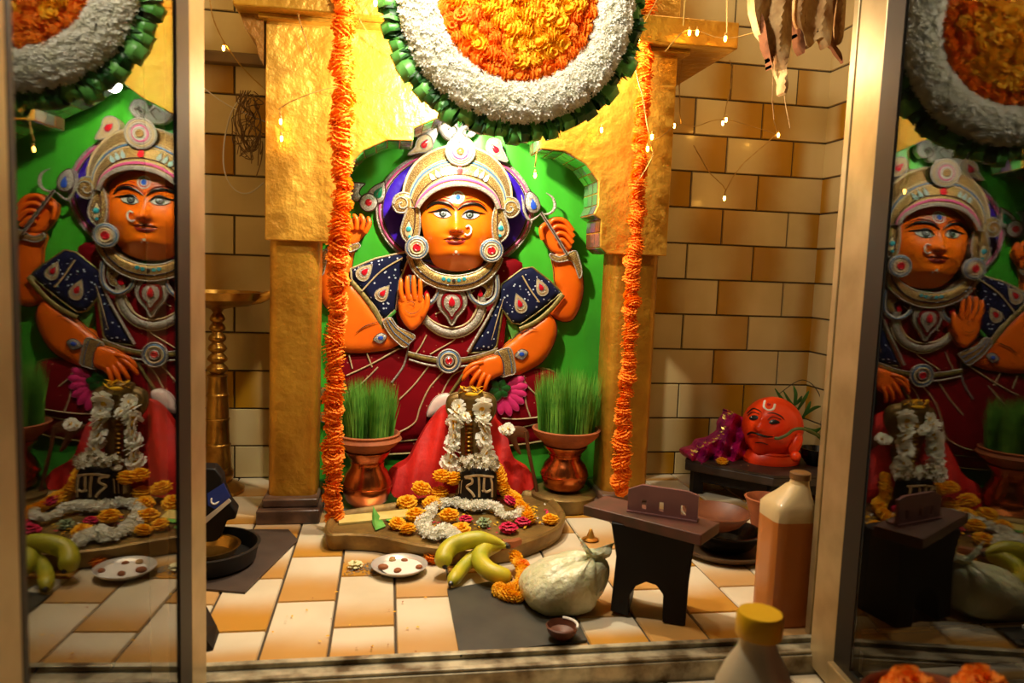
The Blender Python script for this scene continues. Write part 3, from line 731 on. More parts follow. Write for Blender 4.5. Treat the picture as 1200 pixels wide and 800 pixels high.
# crown
def crowny(x, y):
    u = (x-536)/68; v = (y-240)/74; return YB-.020-.072*math.sqrt(max(.03, 1-.92*(u*u+v*v)))
outer = [(473,243),(472,225),(477,206),(488,189),(505,177),(522,171),(540,170),(558,173),(576,182),(590,197),(598,214),(600,232),(598,246)]
inner = [(584,244),(578,232),(566,223),(553,218.5),(538,217),(522,219),(508,225),(497,234),(490,243)]
m = MB(); m.relief(smooth(outer, 3)+smooth(inner, 3), YB, step=3.2, yf=crowny, edge=(1, .0016)); crown = obj('crown', m, [m_glit, m_silver], idol)
def arc(k):   # between inner 0 and outer 1
    o = smooth(outer, 4); i_ = smooth(inner[::-1], 6); out = []
    for j in range(25):
        a = o[int(j/24*(len(o)-1))]; b = i_[int(j/24*(len(i_)-1))]; out.append((b[0]+(a[0]-b[0])*k, b[1]+(a[1]-b[1])*k))
    return out
cy_ = lambda d: (lambda x, y: crowny(x, y)-d)
m = MB()
for k, r, mi in ((.03, .0055, 0), (.15, .003, 1), (.2, .0016, 2), (.27, .0012, 3), (.54, .0018, 2), (.6, .0022, 4), (.66, .0018, 2), (.98, .003, 2)):
    m.line(arc(k), r, cy_(.0005), mi, 7, n=1, flat=.7)
obj('crown_braid', m, [m_silver, m_pinkb, m_cream, m_dark, m_blueb], crown)
a_ = arc(.4)
for j in range(3, 22):
    x, y = a_[j]
    if j == 12: obj('crown_stone', MB().relief(drop(x, y, 9, 11), YB-.07, yf=cy_(.003), step=2), m_red, crown, label='red stone'); continue
    if j in (7, 8, 9, 15, 16, 17):
        obj('crown_stone', MB().relief(drop(x, y, 6, 10, (j-12)*7), YB-.06, yf=cy_(.0028), step=2, mi=1, edge=(0, .0007)), [m_silver, mat('pale_stone', (170, 200, 205), .15, coat=.6)], crown)
medal('crown_rosette', 539.5, 177, 16.5, YB-.082, ((1, m_silver, 0), (.84, m_cream, .0015), (.7, m_silver, .003), (.5, m_pinkb, .004), (.42, m_white, .0055), (.2, m_glit, .0075)), crown)
for cx, cy, a in ((498, 169, 32), (580, 175, -40)):
    d = sm([(cx, cy-12), (cx+8, cy-7), (cx+9, cy+3), (cx+2, cy+9), (cx-8, cy+10), (cx-20, cy+12), (cx-12, cy+4), (cx-9, cy-5)] if a > 0 else [(cx-2, cy-13), (cx+6, cy-10), (cx+9, cy), (cx+15, cy+14), (cx+5, cy+12), (cx-6, cy+7), (cx-10, cy-2), (cx-8, cy-10)], 3)
    m = MB(); m.relief(d, YB, .030, .004, 4, 3, 0, edge=(1, .0018)); m.relief(drop(cx, cy-1, 9, 13, a), YB, .035, .002, 3, 2, 2, edge=(1, .0008)); obj('crown_paisley', m, [m_cream, m_silver, m_red], crown)
m = MB(); m.relief(sm([(528,164),(520,160),(514,150),(508,136),(516,126),(528,128),(534,138),(538,150),(546,140),(556,142),(560,152),(553,160),(548,158),(551,152),(546,152),(544,163)], 4), YB, .024, .008, 6, 3, 0, edge=(1, .0016))
m.line([(530,160),(536,152),(531,147),(526,151)], .002, YB-.036, 1); m.line([(548,160),(543,154),(548,148),(554,151)], .002, YB-.036, 1); m.relief(circ(524, 142, 3.4, 12), YB, .034, .002, 2, 2, 2)
obj('crown_crest', m, [m_white, m_silver, m_bgem], crown)
m = MB(); m.relief(sm([(492,168),(488,150),(500,134),(512,130),(518,142),(512,160),(505,172)], 3), YB, .012, .004, 6, 4, 0, edge=(1, .001)); obj('crown_feather', m, [m_white, m_silver], crown)
# side ear ornaments
def earpiece(cx, cy, sx, px_, py_, dx, dy):
    Y = YB-.052; m = MB()
    m.relief(sm([(cx-12*sx+0, cy), (cx-8*sx, cy-10), (cx+2*sx, cy-13), (cx+13*sx, cy-8), (cx+19*sx, cy+8), (cx+20*sx, cy+26), (cx+17*sx, cy+40), (px_, py_+17), (px_-8*sx, py_+10), (px_-10*sx, py_), (px_-6*sx, py_-14), (px_-3*sx, py_-24), (cx+2*sx, cy+10), (cx-7*sx, cy+9)], 4), YB, .062, .005, 5, 3, 0, edge=(1, .0024))
    sp = [(cx-1*sx+(9.5-.62*i)*math.cos(i*.62)*(-sx), cy+(9.5-.62*i)*math.sin(-i*.62)) for i in range(14)]
    m.line(sp, .0018, YB-.067, 1, 6, n=3)
    m.line([(cx+10*sx, cy-6),(cx+14*sx, cy+6),(cx+14*sx,cy+24),(cx+10*sx,cy+42)], .0014, YB-.068, 2, 6)
    m.relief(drop(px_-1*sx, py_, 12, 20, 0), YB, .067, .002, 3, 2.5, 3, edge=(2, .0008)); m.relief(circ(px_-1*sx, py_, 3.2, 12), YB, .071, .002, 2, 2, 4); m.relief(circ(px_, py_+9, 1.8, 10), YB, .071, .001, 2, 2, 4)
    e = obj('ear_ornament', m, [m_glit, m_silver, m_dark, m_cream, m_tgem], idol)
    medal('ear_disc', dx, dy, 13, YB-.072, ((1, m_silver, 0), (.88, m_blueb, .0008), (.8, m_silver, .0016), (.55, m_cream, .003), (.28, m_red, .0045)), e)
earpiece(472, 239, 1, 480, 268, 488.5, 290); earpiece(597, 244, -1, 586, 267, 576, 293.5)
for x in (504, 562): obj('ear_drop', MB().ball(at(x, 294, YB-.03), .010, 12), m_black, idol)

# collar, pendants, long necklace
cpath = [(481,299),(486,312),(498,324),(515,331),(533,334),(552,331),(568,323),(579,312),(584,301)]
m = MB(); m.relief(smooth([(477,301),(484,317),(497,330),(515,338),(533,341),(553,338),(571,329),(583,316),(589,303)], 4)+smooth([(579,298),(572,308),(562,316),(549,321),(533,323),(517,321),(504,315),(494,306),(488,296)], 4), YB, .054, .006, 7, 3, 0, edge=(1, .0024))
m.line([(483,301),(489,314),(501,325),(516,332),(533,334.5),(552,332),(567,324),(577,314),(583,303)], .0012, YB-.061, 2)
for x, y in ((520,327),(526,328.5),(532,329),(538,328.5),(544,327)): m.relief(circ(x, y-.5, 2.4, 10), YB-.04, .0215, .001, 2, 2, 3)
m.relief(circ(532, 328.4, 2.0, 10), YB-.04, .0235, .001, 2, 2, 4)
col_ = obj('collar', m, [m_glit, m_silver, m_navy, m_tgem, m_dark], idol)
m = MB(); m.line([(494,366),(502,378),(515,387),(531,390.5),(547,386),(559,375),(565,360),(566,348)], .0085, YB-.036, 0, 8, flat=.45)
m.line([(495,362),(503,373),(516,381),(531,384),(545,380),(555,370),(560,357),(561,346)], .0026, YB-.038, 1); m.line([(491,370),(501,383),(515,392.5),(531,396),(549,391),(563,378),(570,362)], .0020, YB-.036, 1)
m.line([(493,366),(503,378),(516,387),(531,390),(547,386),(559,374),(565,360)], .0012, YB-.041, 2)
obj('long_necklace', m, [m_silver, m_cream, m_navy], idol)
m = MB(); d = sm([(529.5,381),(523,371),(515.5,362),(513,352),(517,341),(529.5,336),(542,341),(546.5,352),(544,362),(536,371)], 4)
m.relief(d, YB, .046, .003, 4, 3, 0, edge=(0, .0022)); m.relief(scalep(d, .76), YB, .051, .001, 3, 3, 1, edge=(2, .001)); m.relief(scalep(d, .55), YB, .053, .002, 3, 3, 0, edge=(0, .001)); m.relief(drop(529.5, 353, 9, 12), YB, .058, .002, 3, 2, 3)
obj('teardrop_pendant', m, [m_silver, m_maroon, m_dark, m_red], col_)
for cx, cy, sx in ((567, 338, 1), (496, 338, -1)):
    m = MB(); m.line([(cx-17*sx, cy-8),(cx-18*sx, cy+3),(cx-12*sx, cy+14),(cx, cy+19),(cx+12*sx, cy+12),(cx+16*sx, cy),(cx+15*sx, cy-16)], .0060, YB-.044, 0, 8, flat=.5)
    m.line([(cx-17*sx, cy-8),(cx-18*sx, cy+3),(cx-12*sx, cy+14),(cx, cy+19),(cx+12*sx, cy+12),(cx+16*sx, cy),(cx+15*sx, cy-16)], .0016, YB-.0485, 1)
    m.relief(sm([(cx-8*sx,cy-6),(cx+2*sx,cy-8),(cx+10*sx,cy-16),(cx+11*sx,cy-2),(cx+8*sx,cy+9),(cx-1*sx,cy+11),(cx+3*sx,cy+3),(cx,cy-2)], 3), YB, .042, .003, 3, 2.5, 2, edge=(0, .001)); m.relief(circ(cx+6*sx, cy-2, 1.6, 10), YB, .047, .001, 2, 2, 3); m.relief(drop(cx-4*sx, cy+5, 7, 9), YB, .044, .001, 2, 2, 4)
    obj('paisley_pendant', m, [m_silver, m_blueb, m_glit, m_dark, m_red], col_)
# lotus held by lowered hand
lt = MB(); c0 = (588, 456)
for ang, L in ((-28, 30), (-8, 31), (12, 30), (32, 31), (52, 32), (72, 33), (92, 30), (112, 22)):
    a = math.radians(ang); e = (c0[0]+L*math.cos(a), c0[1]+L*math.sin(a)); mx, my = (c0[0]+e[0])/2, (c0[1]+e[1])/2; nx, ny = -math.sin(a)*5, math.cos(a)*5
    lt.relief(sm([(c0[0]+6*math.cos(a), c0[1]+6*math.sin(a)), (mx+nx, my+ny), (e[0]-(e[0]-mx)*.3+nx*.8, e[1]-(e[1]-my)*.3+ny*.8), e, (e[0]-(e[0]-mx)*.3-nx*.8, e[1]-(e[1]-my)*.3-ny*.8), (mx-nx, my-ny)], 3), YB, .030, .003, 4, 3, 0, edge=(1, .0007))
lf = obj('lotus', lt, [m_pink, mat('deep_pink', (150, 20, 80), .5)], idol)
lt = MB()
for ang, L in ((-70, 13), (-10, 13), (45, 12), (110, 15), (165, 13), (225, 14)):
    a = math.radians(ang); e = (c0[0]-2+L*math.cos(a), c0[1]+L*math.sin(a)); s0 = (c0[0]-2, c0[1]); mx, my = (s0[0]+e[0])/2, (s0[1]+e[1])/2; nx, ny = -math.sin(a)*5, math.cos(a)*5
    lt.relief(sm([s0, (mx+nx, my+ny), e, (mx-nx, my-ny)], 4), YB, .037, .003, 4, 3, 0, edge=(1, .0008))
obj('lotus_sepal', lt, [m_leaf, m_dark], lf)
rel('lotus_bud', [(500,488),(503,476),(511,465),(522,461),(530,464),(528,475),(520,484),(510,487)], [m_pink2, m_dark], .034, .006, 6, edge=(1, .0006))
# small leaf ornaments by the column
for cx, cy in ((374, 460), (376, 489)):
    rel('side_ornament', [(cx-5,cy),(cx+2,cy-6),(cx+8,cy-2),(cx+4,cy+6)], [m_olive, m_dark], .012, .003, 3, edge=(1, .001), smn=2)
# ================================================================ FLOWERS (shared meshes)
def petal_ball(name, mats, seed, nlay=7, n0=15, flat=.8, core=.62, wid=.34, ang0=-62, curl=.10, mi_core=0):
    R = random.Random(seed); m = MB(); m.ball((0, 0, 0), (core, core, core*flat), 12, mi_core)
    for L in range(nlay):
        ph = math.radians(ang0+(86-ang0)*L/(nlay-1)); n = max(4, int(n0*math.cos(ph)+3))
        for k in range(n):
            th = 2*PI*(k+.5*(L % 2))/n+R.uniform(-.12, .12); p2 = ph+R.uniform(-.09, .09)
            d = Vector((math.cos(p2)*math.cos(th), math.cos(p2)*math.sin(th), math.sin(p2)*flat))
            e = Vector((-math.sin(th), math.cos(th), 0)); u = d.cross(e).normalized()
            l = R.uniform(.88, 1.06); w = wid*R.uniform(.8, 1.15)
            b0 = d*core*.8; m0 = d*(.80*l)+u*curl*.5; t0 = d*l+u*curl*-.6
            vs = [b0-e*w*.25, b0+e*w*.25, m0-e*w*.55, m0+e*w*.55, t0-e*w*.5+u*R.uniform(-.05, .05), t0+u*R.uniform(.0, .09)+d*.03, t0+e*w*.5+u*R.uniform(-.05, .05)]
            m.add(vs, [(0, 1, 3, 2), (2, 3, 6, 5), (2, 5, 4)], 0)
    return mesh(name, m, mats, sm_=False)
me_mo = [petal_ball('marigold_orange', [m_mariO], i) for i in range(3)]
me_my = [petal_ball('marigold_yellow', [m_mariY], 10+i) for i in range(3)]
me_wc = [petal_ball('white_blossom', [m_wpet, m_mariY], 20+i, nlay=3, n0=8, flat=.6, core=.3, wid=.42, ang0=-20, curl=.05, mi_core=1) for i in range(2)]
def star(mb, c, r, nrm, R, mi=0):
    n = Vector(nrm).normalized(); a = n.orthogonal().normalized(); b = n.cross(a); o = R.uniform(0, 2)
    c = Vector(c)
    for k in range(5):
        t = o+2*PI*k/5; d = (a*math.cos(t)+b*math.sin(t)); e = n.cross(d)
        mb.add([c-n*r*.3, c+d*r*.55+e*r*.3+n*r*.2, c+d*r+n*r*R.uniform(.1, .5), c+d*r*.55-e*r*.3+n*r*.2], [(0, 1, 2, 3)], mi)

# ---- big round wreath hanging in front of the arch
DY = 1.47; wc = at(604, 6, DY); PX = (at(614, 6, DY)-wc).length/10
wr = thing('floral_wreath', 'big round floral wreath with orange marigold centre, white blossom ring and green leaf fringe', 'wreath', (wc.x, DY, wc.z))
R = random.Random(4)
RO, RW, RL = 90*PX, 134*PX, 156*PX
m = MB(); m.lathe([(0, -.022), (RL*.86, -.022), (RL*.88, 0), (RL*.8, .02), (0, .03)], (0, 0, 0), 64, 0, Matrix.Rotation(PI/2, 3, 'X')); 
o = obj('backing', m, m_leaf, wr, local=True)
m = MB(); m.lathe([(0, .052), (RO*.6, .044), (RO*.98, .022), (RO, .015), (0, .015)], (0, 0, 0), 48, 0, Matrix.Rotation(PI/2, 3, 'X')); obj('marigold_bed', m, m_mariO, wr, local=True)
spots = []
k = 0; rad = .0165
rr_ = rad*.7
while rr_ < RO:
    n = max(1, int(2*PI*rr_/(rad*1.62)))
    for j in range(n):
        a = 2*PI*(j+.5*(k % 2))/n; spots.append((rr_*math.cos(a), rr_*math.sin(a), rr_))
    rr_ += rad*1.5; k += 1
vis = [s_ for s_ in spots if s_[1] < .03]; vis.sort(key=lambda s_: s_[1])
main, rest = vis[:100], vis[100:]+[s_ for s_ in spots if s_[1] >= .03]
def mg_col(r): return me_my if r < RO*.42 else (me_mo if r > RO*.80 else None)
def dome(r): return -.030-.028*(1-(r/RO)**2)
for x, z, r in main:
    ms_ = mg_col(r) or R.choice([me_my, me_mo])
    inst('marigold', R.choice(ms_), wr, (wr.location.x+x, DY+dome(r), wr.location.z+z), (PI/2+R.uniform(-.3, .3), R.uniform(-.3, .3), R.uniform(0, 6)), rad*R.uniform(1.08, 1.28))
def merge_inst(name, items, mats, parent):
    mb = MB()
    for me, loc, rot, s_, mi in items:
        M_ = Matrix.Translation(loc) @ rot.to_matrix().to_4x4() @ Matrix.Scale(s_, 4)
        o_ = len(mb.v); mb.v += [tuple(M_ @ v.co) for v in me.vertices]
        for p in me.polygons: mb.f.append(tuple(i+o_ for i in p.vertices)); mb.m.append(mi)
    o = obj(name, mb, mats, parent, sm_=False, local=True); o['kind'] = 'stuff'; return o
from mathutils import Euler
its = []
for x, z, r in rest:
    ms_ = mg_col(r) or R.choice([me_my, me_mo]); me_ = R.choice(ms_)
    its.append((me_, Vector((x, dome(r), z)), Euler((PI/2+R.uniform(-.3, .3), R.uniform(-.3, .3), 0)), rad, 1 if me_ in me_my else 0))
merge_inst('marigold_filling', its, [m_mariO, m_mariY], wr)
m = MB()
m.tube([Vector(((RO+RW)/2*math.cos(2*PI*i/64), -.018, (RO+RW)/2*math.sin(2*PI*i/64))) for i in range(64)], (RW-RO)/2*.86, 12, 0, closed=True, flat=.6)
for i in range(5200):
    a = R.uniform(0, 2*PI); q = R.uniform(-1, 1); rr2 = (RO+RW)/2+q*(RW-RO)/2*1.02
    y = -.018-.030*math.sqrt(max(0, 1-q*q))*1.0-R.uniform(0, .010)
    n = Vector((math.cos(a)*q+R.uniform(-.5, .5), -1+R.uniform(-.3, .3), math.sin(a)*q+R.uniform(-.5, .5)))
    star(m, (rr2*math.cos(a), y, rr2*math.sin(a)), R.uniform(.006, .0095), n, R)
o = obj('white_blossom_ring', m, m_wpet, wr, sm_=False, local=True); o['kind'] = 'stuff'
# folded leaf fringe: each folded leaf a loop
NL = 64
for j in range(NL):
    a = 2*PI*(j+R.uniform(-.2, .2))/NL
    if math.sin(a) > .12: continue
    rad_ = Vector((math.cos(a), 0, math.sin(a))); tan = Vector((-math.sin(a), 0, math.cos(a))); tw = R.uniform(-.5, .5)
    m = MB(); L = R.uniform(.028, .046); w = R.uniform(.012, .020); base = rad_*(RW*.97)
    ax = (tan*math.cos(tw)+Vector((0, -1, 0))*math.sin(tw)).normalized(); up_ = rad_.cross(ax).normalized()
    if up_.y > 0: up_ = -up_
    prof = [(0, .004), (.3, .016), (.7, .018), (1.0, .008), (1.02, -.002), (.7, -.010), (.3, -.008), (0, 0)]
    vs = []
    for (t, h) in prof:
        c = base+rad_*L*t+up_*h+Vector((0, -.004, 0))
        vs += [c-ax*w*(1-.15*t), c+up_*.0025, c+ax*w*(1-.15*t)]
    fs = []
    for i in range(len(prof)-1):
        for q in range(2): fs.append((i*3+q, i*3+q+1, (i+1)*3+q+1, (i+1)*3+q))
    m.add(vs, fs); o = obj('folded_leaf', m, R.choice([m_leafl, m_leafl, m_leaf]), wr, local=True)
    so = o.modifiers.new('thick', 'SOLIDIFY'); so.thickness = .0008
its2 = MB()
for j in range(420):   # fine blades tucked between the folded leaves
    a = R.uniform(PI, 2*PI)*1.0+R.uniform(-.12, .12); rad_ = Vector((math.cos(a), 0, math.sin(a))); tan = Vector((-math.sin(a), 0, math.cos(a)))
    b0 = rad_*(RW*R.uniform(.93, 1.0))+Vector((0, R.uniform(-.02, .0), 0)); tip = b0+rad_*R.uniform(.02, .042)+tan*R.uniform(-.012, .012)+Vector((0, R.uniform(-.015, .01), 0)); w = R.uniform(.0015, .004)
    mid_ = (b0+tip)/2+Vector((0, -.005, 0)); its2.add([b0-tan*w, b0+tan*w, mid_+tan*w*1.3, tip, mid_-tan*w*1.3], [(0, 1, 2, 4), (4, 2, 3)], R.choice([0, 1, 1]))
o = obj('leaf_blades', its2, [m_leafl, m_leaf], wr, sm_=False, local=True); o['kind'] = 'stuff'
m = MB(); m.tube([(0, 0, RL*.8), (0, .0, CZ-wc.z)], .002, 6); obj('hanging_string', m, m_wire, wr, local=True)

# ---- marigold garlands in front of the columns
def garland(label, path, Y, cols, sizes, seed, string_top, step=.0135):
    """path: photo pixels top to bottom; flowers strung one under another"""
    R = random.Random(seed); pts = [at(x, y, Yk) for (x, y), Yk in zip(path, Y)]
    cur = smooth(pts_t(pts), 12); cur = [Vector(p) for p in cur]
    g = thing('marigold_garland', label, 'garland', (cur[-1].x, cur[-1].y, cur[-1].z), group='long hanging marigold garlands')
    m = MB(); m.tube([cur[0]+Vector((0, 0, max(.02, string_top-cur[0].z)))]+cur, .0012, 5); obj('string', m, m_wireb, g)
    d = 0; L = sum((cur[i+1]-cur[i]).length for i in range(len(cur)-1)); n = 0
    i = 0; acc = 0; nxt = 0
    while i < len(cur)-1:
        seg = (cur[i+1]-cur[i]).length
        while nxt <= acc+seg:
            p = cur[i].lerp(cur[i+1], (nxt-acc)/seg); f = nxt/L
            sz = sizes(f)*R.uniform(.84, 1.16); gap = step*(sizes(f)/sizes(0))*R.uniform(.82, 1.15)
            ms_ = cols(f, R); p = p+Vector((R.uniform(-1, 1)*.004, R.uniform(-1, 1)*.004, 0))
            inst('marigold', R.choice(ms_), g, p, (R.uniform(-.6, .6), R.uniform(-.5, .5), R.uniform(0, 6)), (sz, sz, sz*.92)); n += 1
            nxt += gap
        acc += seg; i += 1
    return g
def pts_t(p): return [tuple(q) for q in p]
gl = garland('long orange marigold garland hanging in front of the left golden column', [(403,-18),(402,60),(402,120),(401,200),(399,260),(396,330),(393,400),(391,470),(390,540),(390,606)], [1.62]*10,
        lambda f, R: me_mo, lambda f: .0255-.002*f, 3, CZ, step=.0225)
gr = garland('marigold garland with yellow fairy lights in it hanging before the right golden column', [(764,-18),(757,50),(753,120),(750,190),(746,260),(741,330),(738,390),(735,440),(731,500),(728,550),(727,580)], [1.66]*11,
        lambda f, R: me_mo, lambda f: .0205-.001*f + .004*math.exp(-((f-.9)/.1)**2), 4, CZ, step=.0195)

# ---- fairy lights
def lights(label, strands, bulbs):
    """strands: lists of (px,py,Y); bulbs: (px,py,Y)"""
    a = strands[0][0]; p = at(*a); g = thing('fairy_light_string', label, 'fairy lights', p, group='strings of yellow fairy lights')
    for s_ in strands:
        m = MB(); q = [tuple(at(*b)) for b in s_]; R = random.Random(int(s_[0][0]))
        q = smooth(q, 6) if len(q) > 2 else q
        for sg in (-1, 1):
            m.tube([Vector(v)+Vector((sg*.0012*math.cos(i*1.3), .0012*math.sin(i*1.3), 0)) for i, v in enumerate(q)], .0008, 4)
        obj('wire', m, m_wire, g)
    for b in bulbs:
        c = at(*b); m = MB(); m.lathe([(.0005, -.007), (.0026, -.005), (.0032, 0), (.0026, .004), (.0012, .006)], c, 10); o = obj('bulb', m, m_bulb, g)
        m = MB(); m.lathe([(.0022, .004), (.0024, .009), (.0012, .012)], c, 8); obj('bulb_socket', m, m_wire, o)
    return g
lights('fairy lights crossing the tiles right of the arch, low bulb dangling', [[(805,20,1.7),(801,60,1.75),(796,100,1.8),(798,145,1.85)], [(790,147,1.85),(797,145,1.87),(815,148,1.9),(850,140,1.92),(912,158,1.95)], [(855,70,1.9),(858,90,1.92),(850,130,1.93),(847,143,1.93)], [(909,158,1.95),(890,175,1.95),(868,195,1.95),(852,220,1.95),(849,230,1.95)], [(813,170,1.93),(830,200,1.94),(845,215,1.95),(850,222,1.95)], [(906,118,1.95),(907,140,1.95),(911,157,1.95)]],
    [(790,147,1.85),(847,144,1.93),(851,140,1.93),(912,158,1.95),(849,232,1.95)])
lights('fairy lights along the golden cornice right of the wreath', [[(780,60,1.60),(800,38,1.6),(815,36,1.6),(850,45,1.6),(885,38,1.6)], [(803,0,1.6),(801,30,1.6)], [(852,0,1.6),(852,42,1.6)]], [(808,38,1.6),(817,38,1.6),(850,45,1.6),(888,37,1.58)])
lights('fairy lights wound through the right marigold garland', [[(770,0,1.62),(748,40,1.62),(740,60,1.63),(752,110,1.63),(762,165,1.63),(764,185,1.63),(745,215,1.64)], [(790,147,1.7),(775,160,1.66),(762,165,1.63)]], [(748,47,1.62),(742,62,1.62),(764,160,1.63),(759,174,1.63)])
lights('single fairy light dangling under the arch over the raised fist', [[(634,150,1.66),(629,180,1.66),(627,196,1.67)], [(705,80,1.66),(690,100,1.66),(676,140,1.67),(655,138,1.67)]], [(627,205,1.67),(705,152,1.66)])
lights('fairy lights trailing over the left golden block', [[(348,0,1.66),(350,20,1.66),(358,45,1.67),(366,70,1.67)], [(326,128,1.67),(350,115,1.67),(395,102,1.67),(440,108,1.66),(480,120,1.66)], [(420,20,1.66),(432,40,1.67),(455,60,1.67),(470,70,1.67)], [(328,130,1.67),(330,150,1.67)]], [(329,142,1.67),(330,162,1.67),(440,3,1.4)])
lights('fairy light dangling before the white tiles left of the arch', [[(246,0,1.85),(250,22,1.85),(262,48,1.85),(285,80,1.86),(312,106,1.88)]], [(262,56,1.85)])

# ---- dry husk bunch, top right
hs = thing('dry_husk_bunch', 'bunch of dry beige leaves hanging at the top right of the niche', 'dried leaves', at(930, -60, 1.5))
def husk(poly, Y, mt, ph):
    m = MB(); m.relief(sm(poly, 3), Y+.02, step=4, yf=lambda x, y: Y-.011*math.sin(x*.20+ph+math.sin(y*.05)*.9)-.003*math.sin(x*.5+y*.07+ph))
    o = obj('dry_leaf', m, mt, hs)
husk([(884,-60),(884,0),(887,24),(893,45),(900,62),(908,82),(914,98),(921,110),(924,98),(922,80),(926,60),(928,30),(922,-60)], 1.50, m_husk, 0)
husk([(915,-60),(924,0),(928,30),(936,52),(943,62),(944,30),(940,-60)], 1.52, m_huskd, 1)
husk([(930,-60),(936,10),(942,40),(948,56),(958,46),(966,44),(972,54),(975,40),(976,10),(970,-60)], 1.51, m_husk, 2)
husk([(966,-60),(968,20),(970,44),(980,62),(988,74),(986,62),(978,48),(977,20),(990,-60)], 1.53, m_huskd, 3)
husk([(975,-60),(980,10),(978,40),(984,52),(990,30),(992,-60)], 1.54, m_husk, 4)
husk([(886,10),(890,40),(898,62),(905,80),(900,50),(895,20)], 1.49, m_huskd, 2.2)
m = MB(); m.tube([at(918, 105, 1.5), at(921, 125, 1.5), at(926, 150, 1.5)], .001, 5); m.tube([at(906, 75, 1.5), at(905, 120, 1.5), at(907, 140, 1.5)], .0008, 5); obj('stray_fibre', m, m_husk, hs)
m = MB(); m.tube([(hs.location.x, 1.51, at(930, -55, 1.5).z), (hs.location.x, 1.51, CZ)], .0025, 6); obj('hanging_string', m, m_wire, hs)

# ---- wires on left wall
cb = thing('cable_loop', 'white cable looping from the door frame behind the gold column', 'cable', at(270, 170, 1.95))
m = MB(); m.tube(smooth(pts_t([at(232, 98, 1.92), at(262, 120, 1.94), at(290, 134, 1.96), at(312, 143, 1.97)]), 6), .0016, 6)
m.tube(smooth(pts_t([at(288, 108, 1.96), at(272, 130, 1.96), at(263, 165, 1.96), at(263, 200, 1.96), at(275, 222, 1.96), at(292, 226, 1.96), at(309, 214, 1.97)]), 6), .0018, 6); obj('cord', m, m_cable, cb)
m = MB(); R = random.Random(9)
for k in range(13):
    p = []; x0_, y0_ = R.uniform(280, 305), R.uniform(105, 125)
    for i in range(9): p.append(tuple(at(min(x0_+R.uniform(-9, 9), 309), y0_+i*R.uniform(7, 11), 1.95+R.uniform(-.02, .03))))
    m.tube(smooth(p, 4), .0012, 4)
for k in range(5): m.tube(smooth(pts_t([at(282+3*k, 106, 1.95), at(278+R.uniform(-4, 4), 140, 1.94), at(290+R.uniform(-5, 5), 178, 1.95), at(306, 150, 1.95), at(296, 110, 1.96)]), 6), .0013, 5)
tag(obj('wire_tangle', m, m_wireb, bevel=0), 'tangled bundle of thin brown wires on the wall left of the gold column', 'wires')

# ---- brass oil lamp, left
LX = at(252, 545, 1.92).x; LY = 1.92
def LZ(y, x=256): return at(x, y, LY).z
lamp = thing('oil_lamp', 'tall brass oil lamp with fluted stem and a lit wick at its spout', 'lamp', (LX, LY, 0))
m = MB(); pr = [(.0, 0), (.060, 0), (.062, .01), (.050, .02), (.032, .05), (.026, LZ(570))]
zs = lambda y: LZ(y)
pr = [(0, 0), (.062, 0), (.064, .010), (.048, .022), (.034, zs(563)), (.038, zs(558)), (.038, zs(552)), (.033, zs(548))]
for a, b, r0, r1 in ((548, 520, .033, .030), (518, 490, .029, .027), (486, 462, .027, .025), (458, 440, .024, .022)):
    pr += [(r0, zs(a)), (r0, zs(a-2)), (r1, zs(b+3)), (r1+.002, zs(b+1)), (r1+.002, zs(b)), (r1, zs(b-1))]
for yy in (432, 420, 408, 396, 384, 373):
    r = .021-.0006*(432-yy)/6
    pr += [(r*.72, zs(yy+5)), (r*1.15, zs(yy+2)), (r*1.2, zs(yy)), (r*1.05, zs(yy-3)), (r*.72, zs(yy-6))]
pr += [(.010, zs(366)), (.016, zs(362)), (.05, zs(358))]
m.lathe(pr, (LX+.006, LY, 0), 28); obj('stem', m, m_brass, lamp)
pz = at(262, 352, LY).z; m = MB()
prof = [(0, pz-.012), (.070, pz-.012), (.100, pz+.004), (.106, pz+.022), (.100, pz+.022), (.094, pz+.006), (.066, pz-.006), (0, pz-.006)]
m.lathe(prof, (LX+.010, LY, 0), 40); m.tube(pts_t([Vector((LX+.09, LY-.02, pz+.006)), at(305, 350, LY-.03), at(319, 344, LY-.04), at(326, 341, LY-.045)]), [.014, .012, .010, .005], 10, flat=.7); obj('oil_plate', m, m_brass, lamp)
fl = at(320, 337, LY-.04); m = MB(); m.lathe([(.0008, -.011), (.004, -.006), (.0052, 0), (.003, .008), (.0006, .014)], fl, 10); obj('flame', m, m_flame, lamp)
m = MB(); m.tube([fl+Vector((-.012, 0, -.012)), fl+Vector((0, 0, -.008))], .0018, 6); obj('wick', m, m_black, lamp)

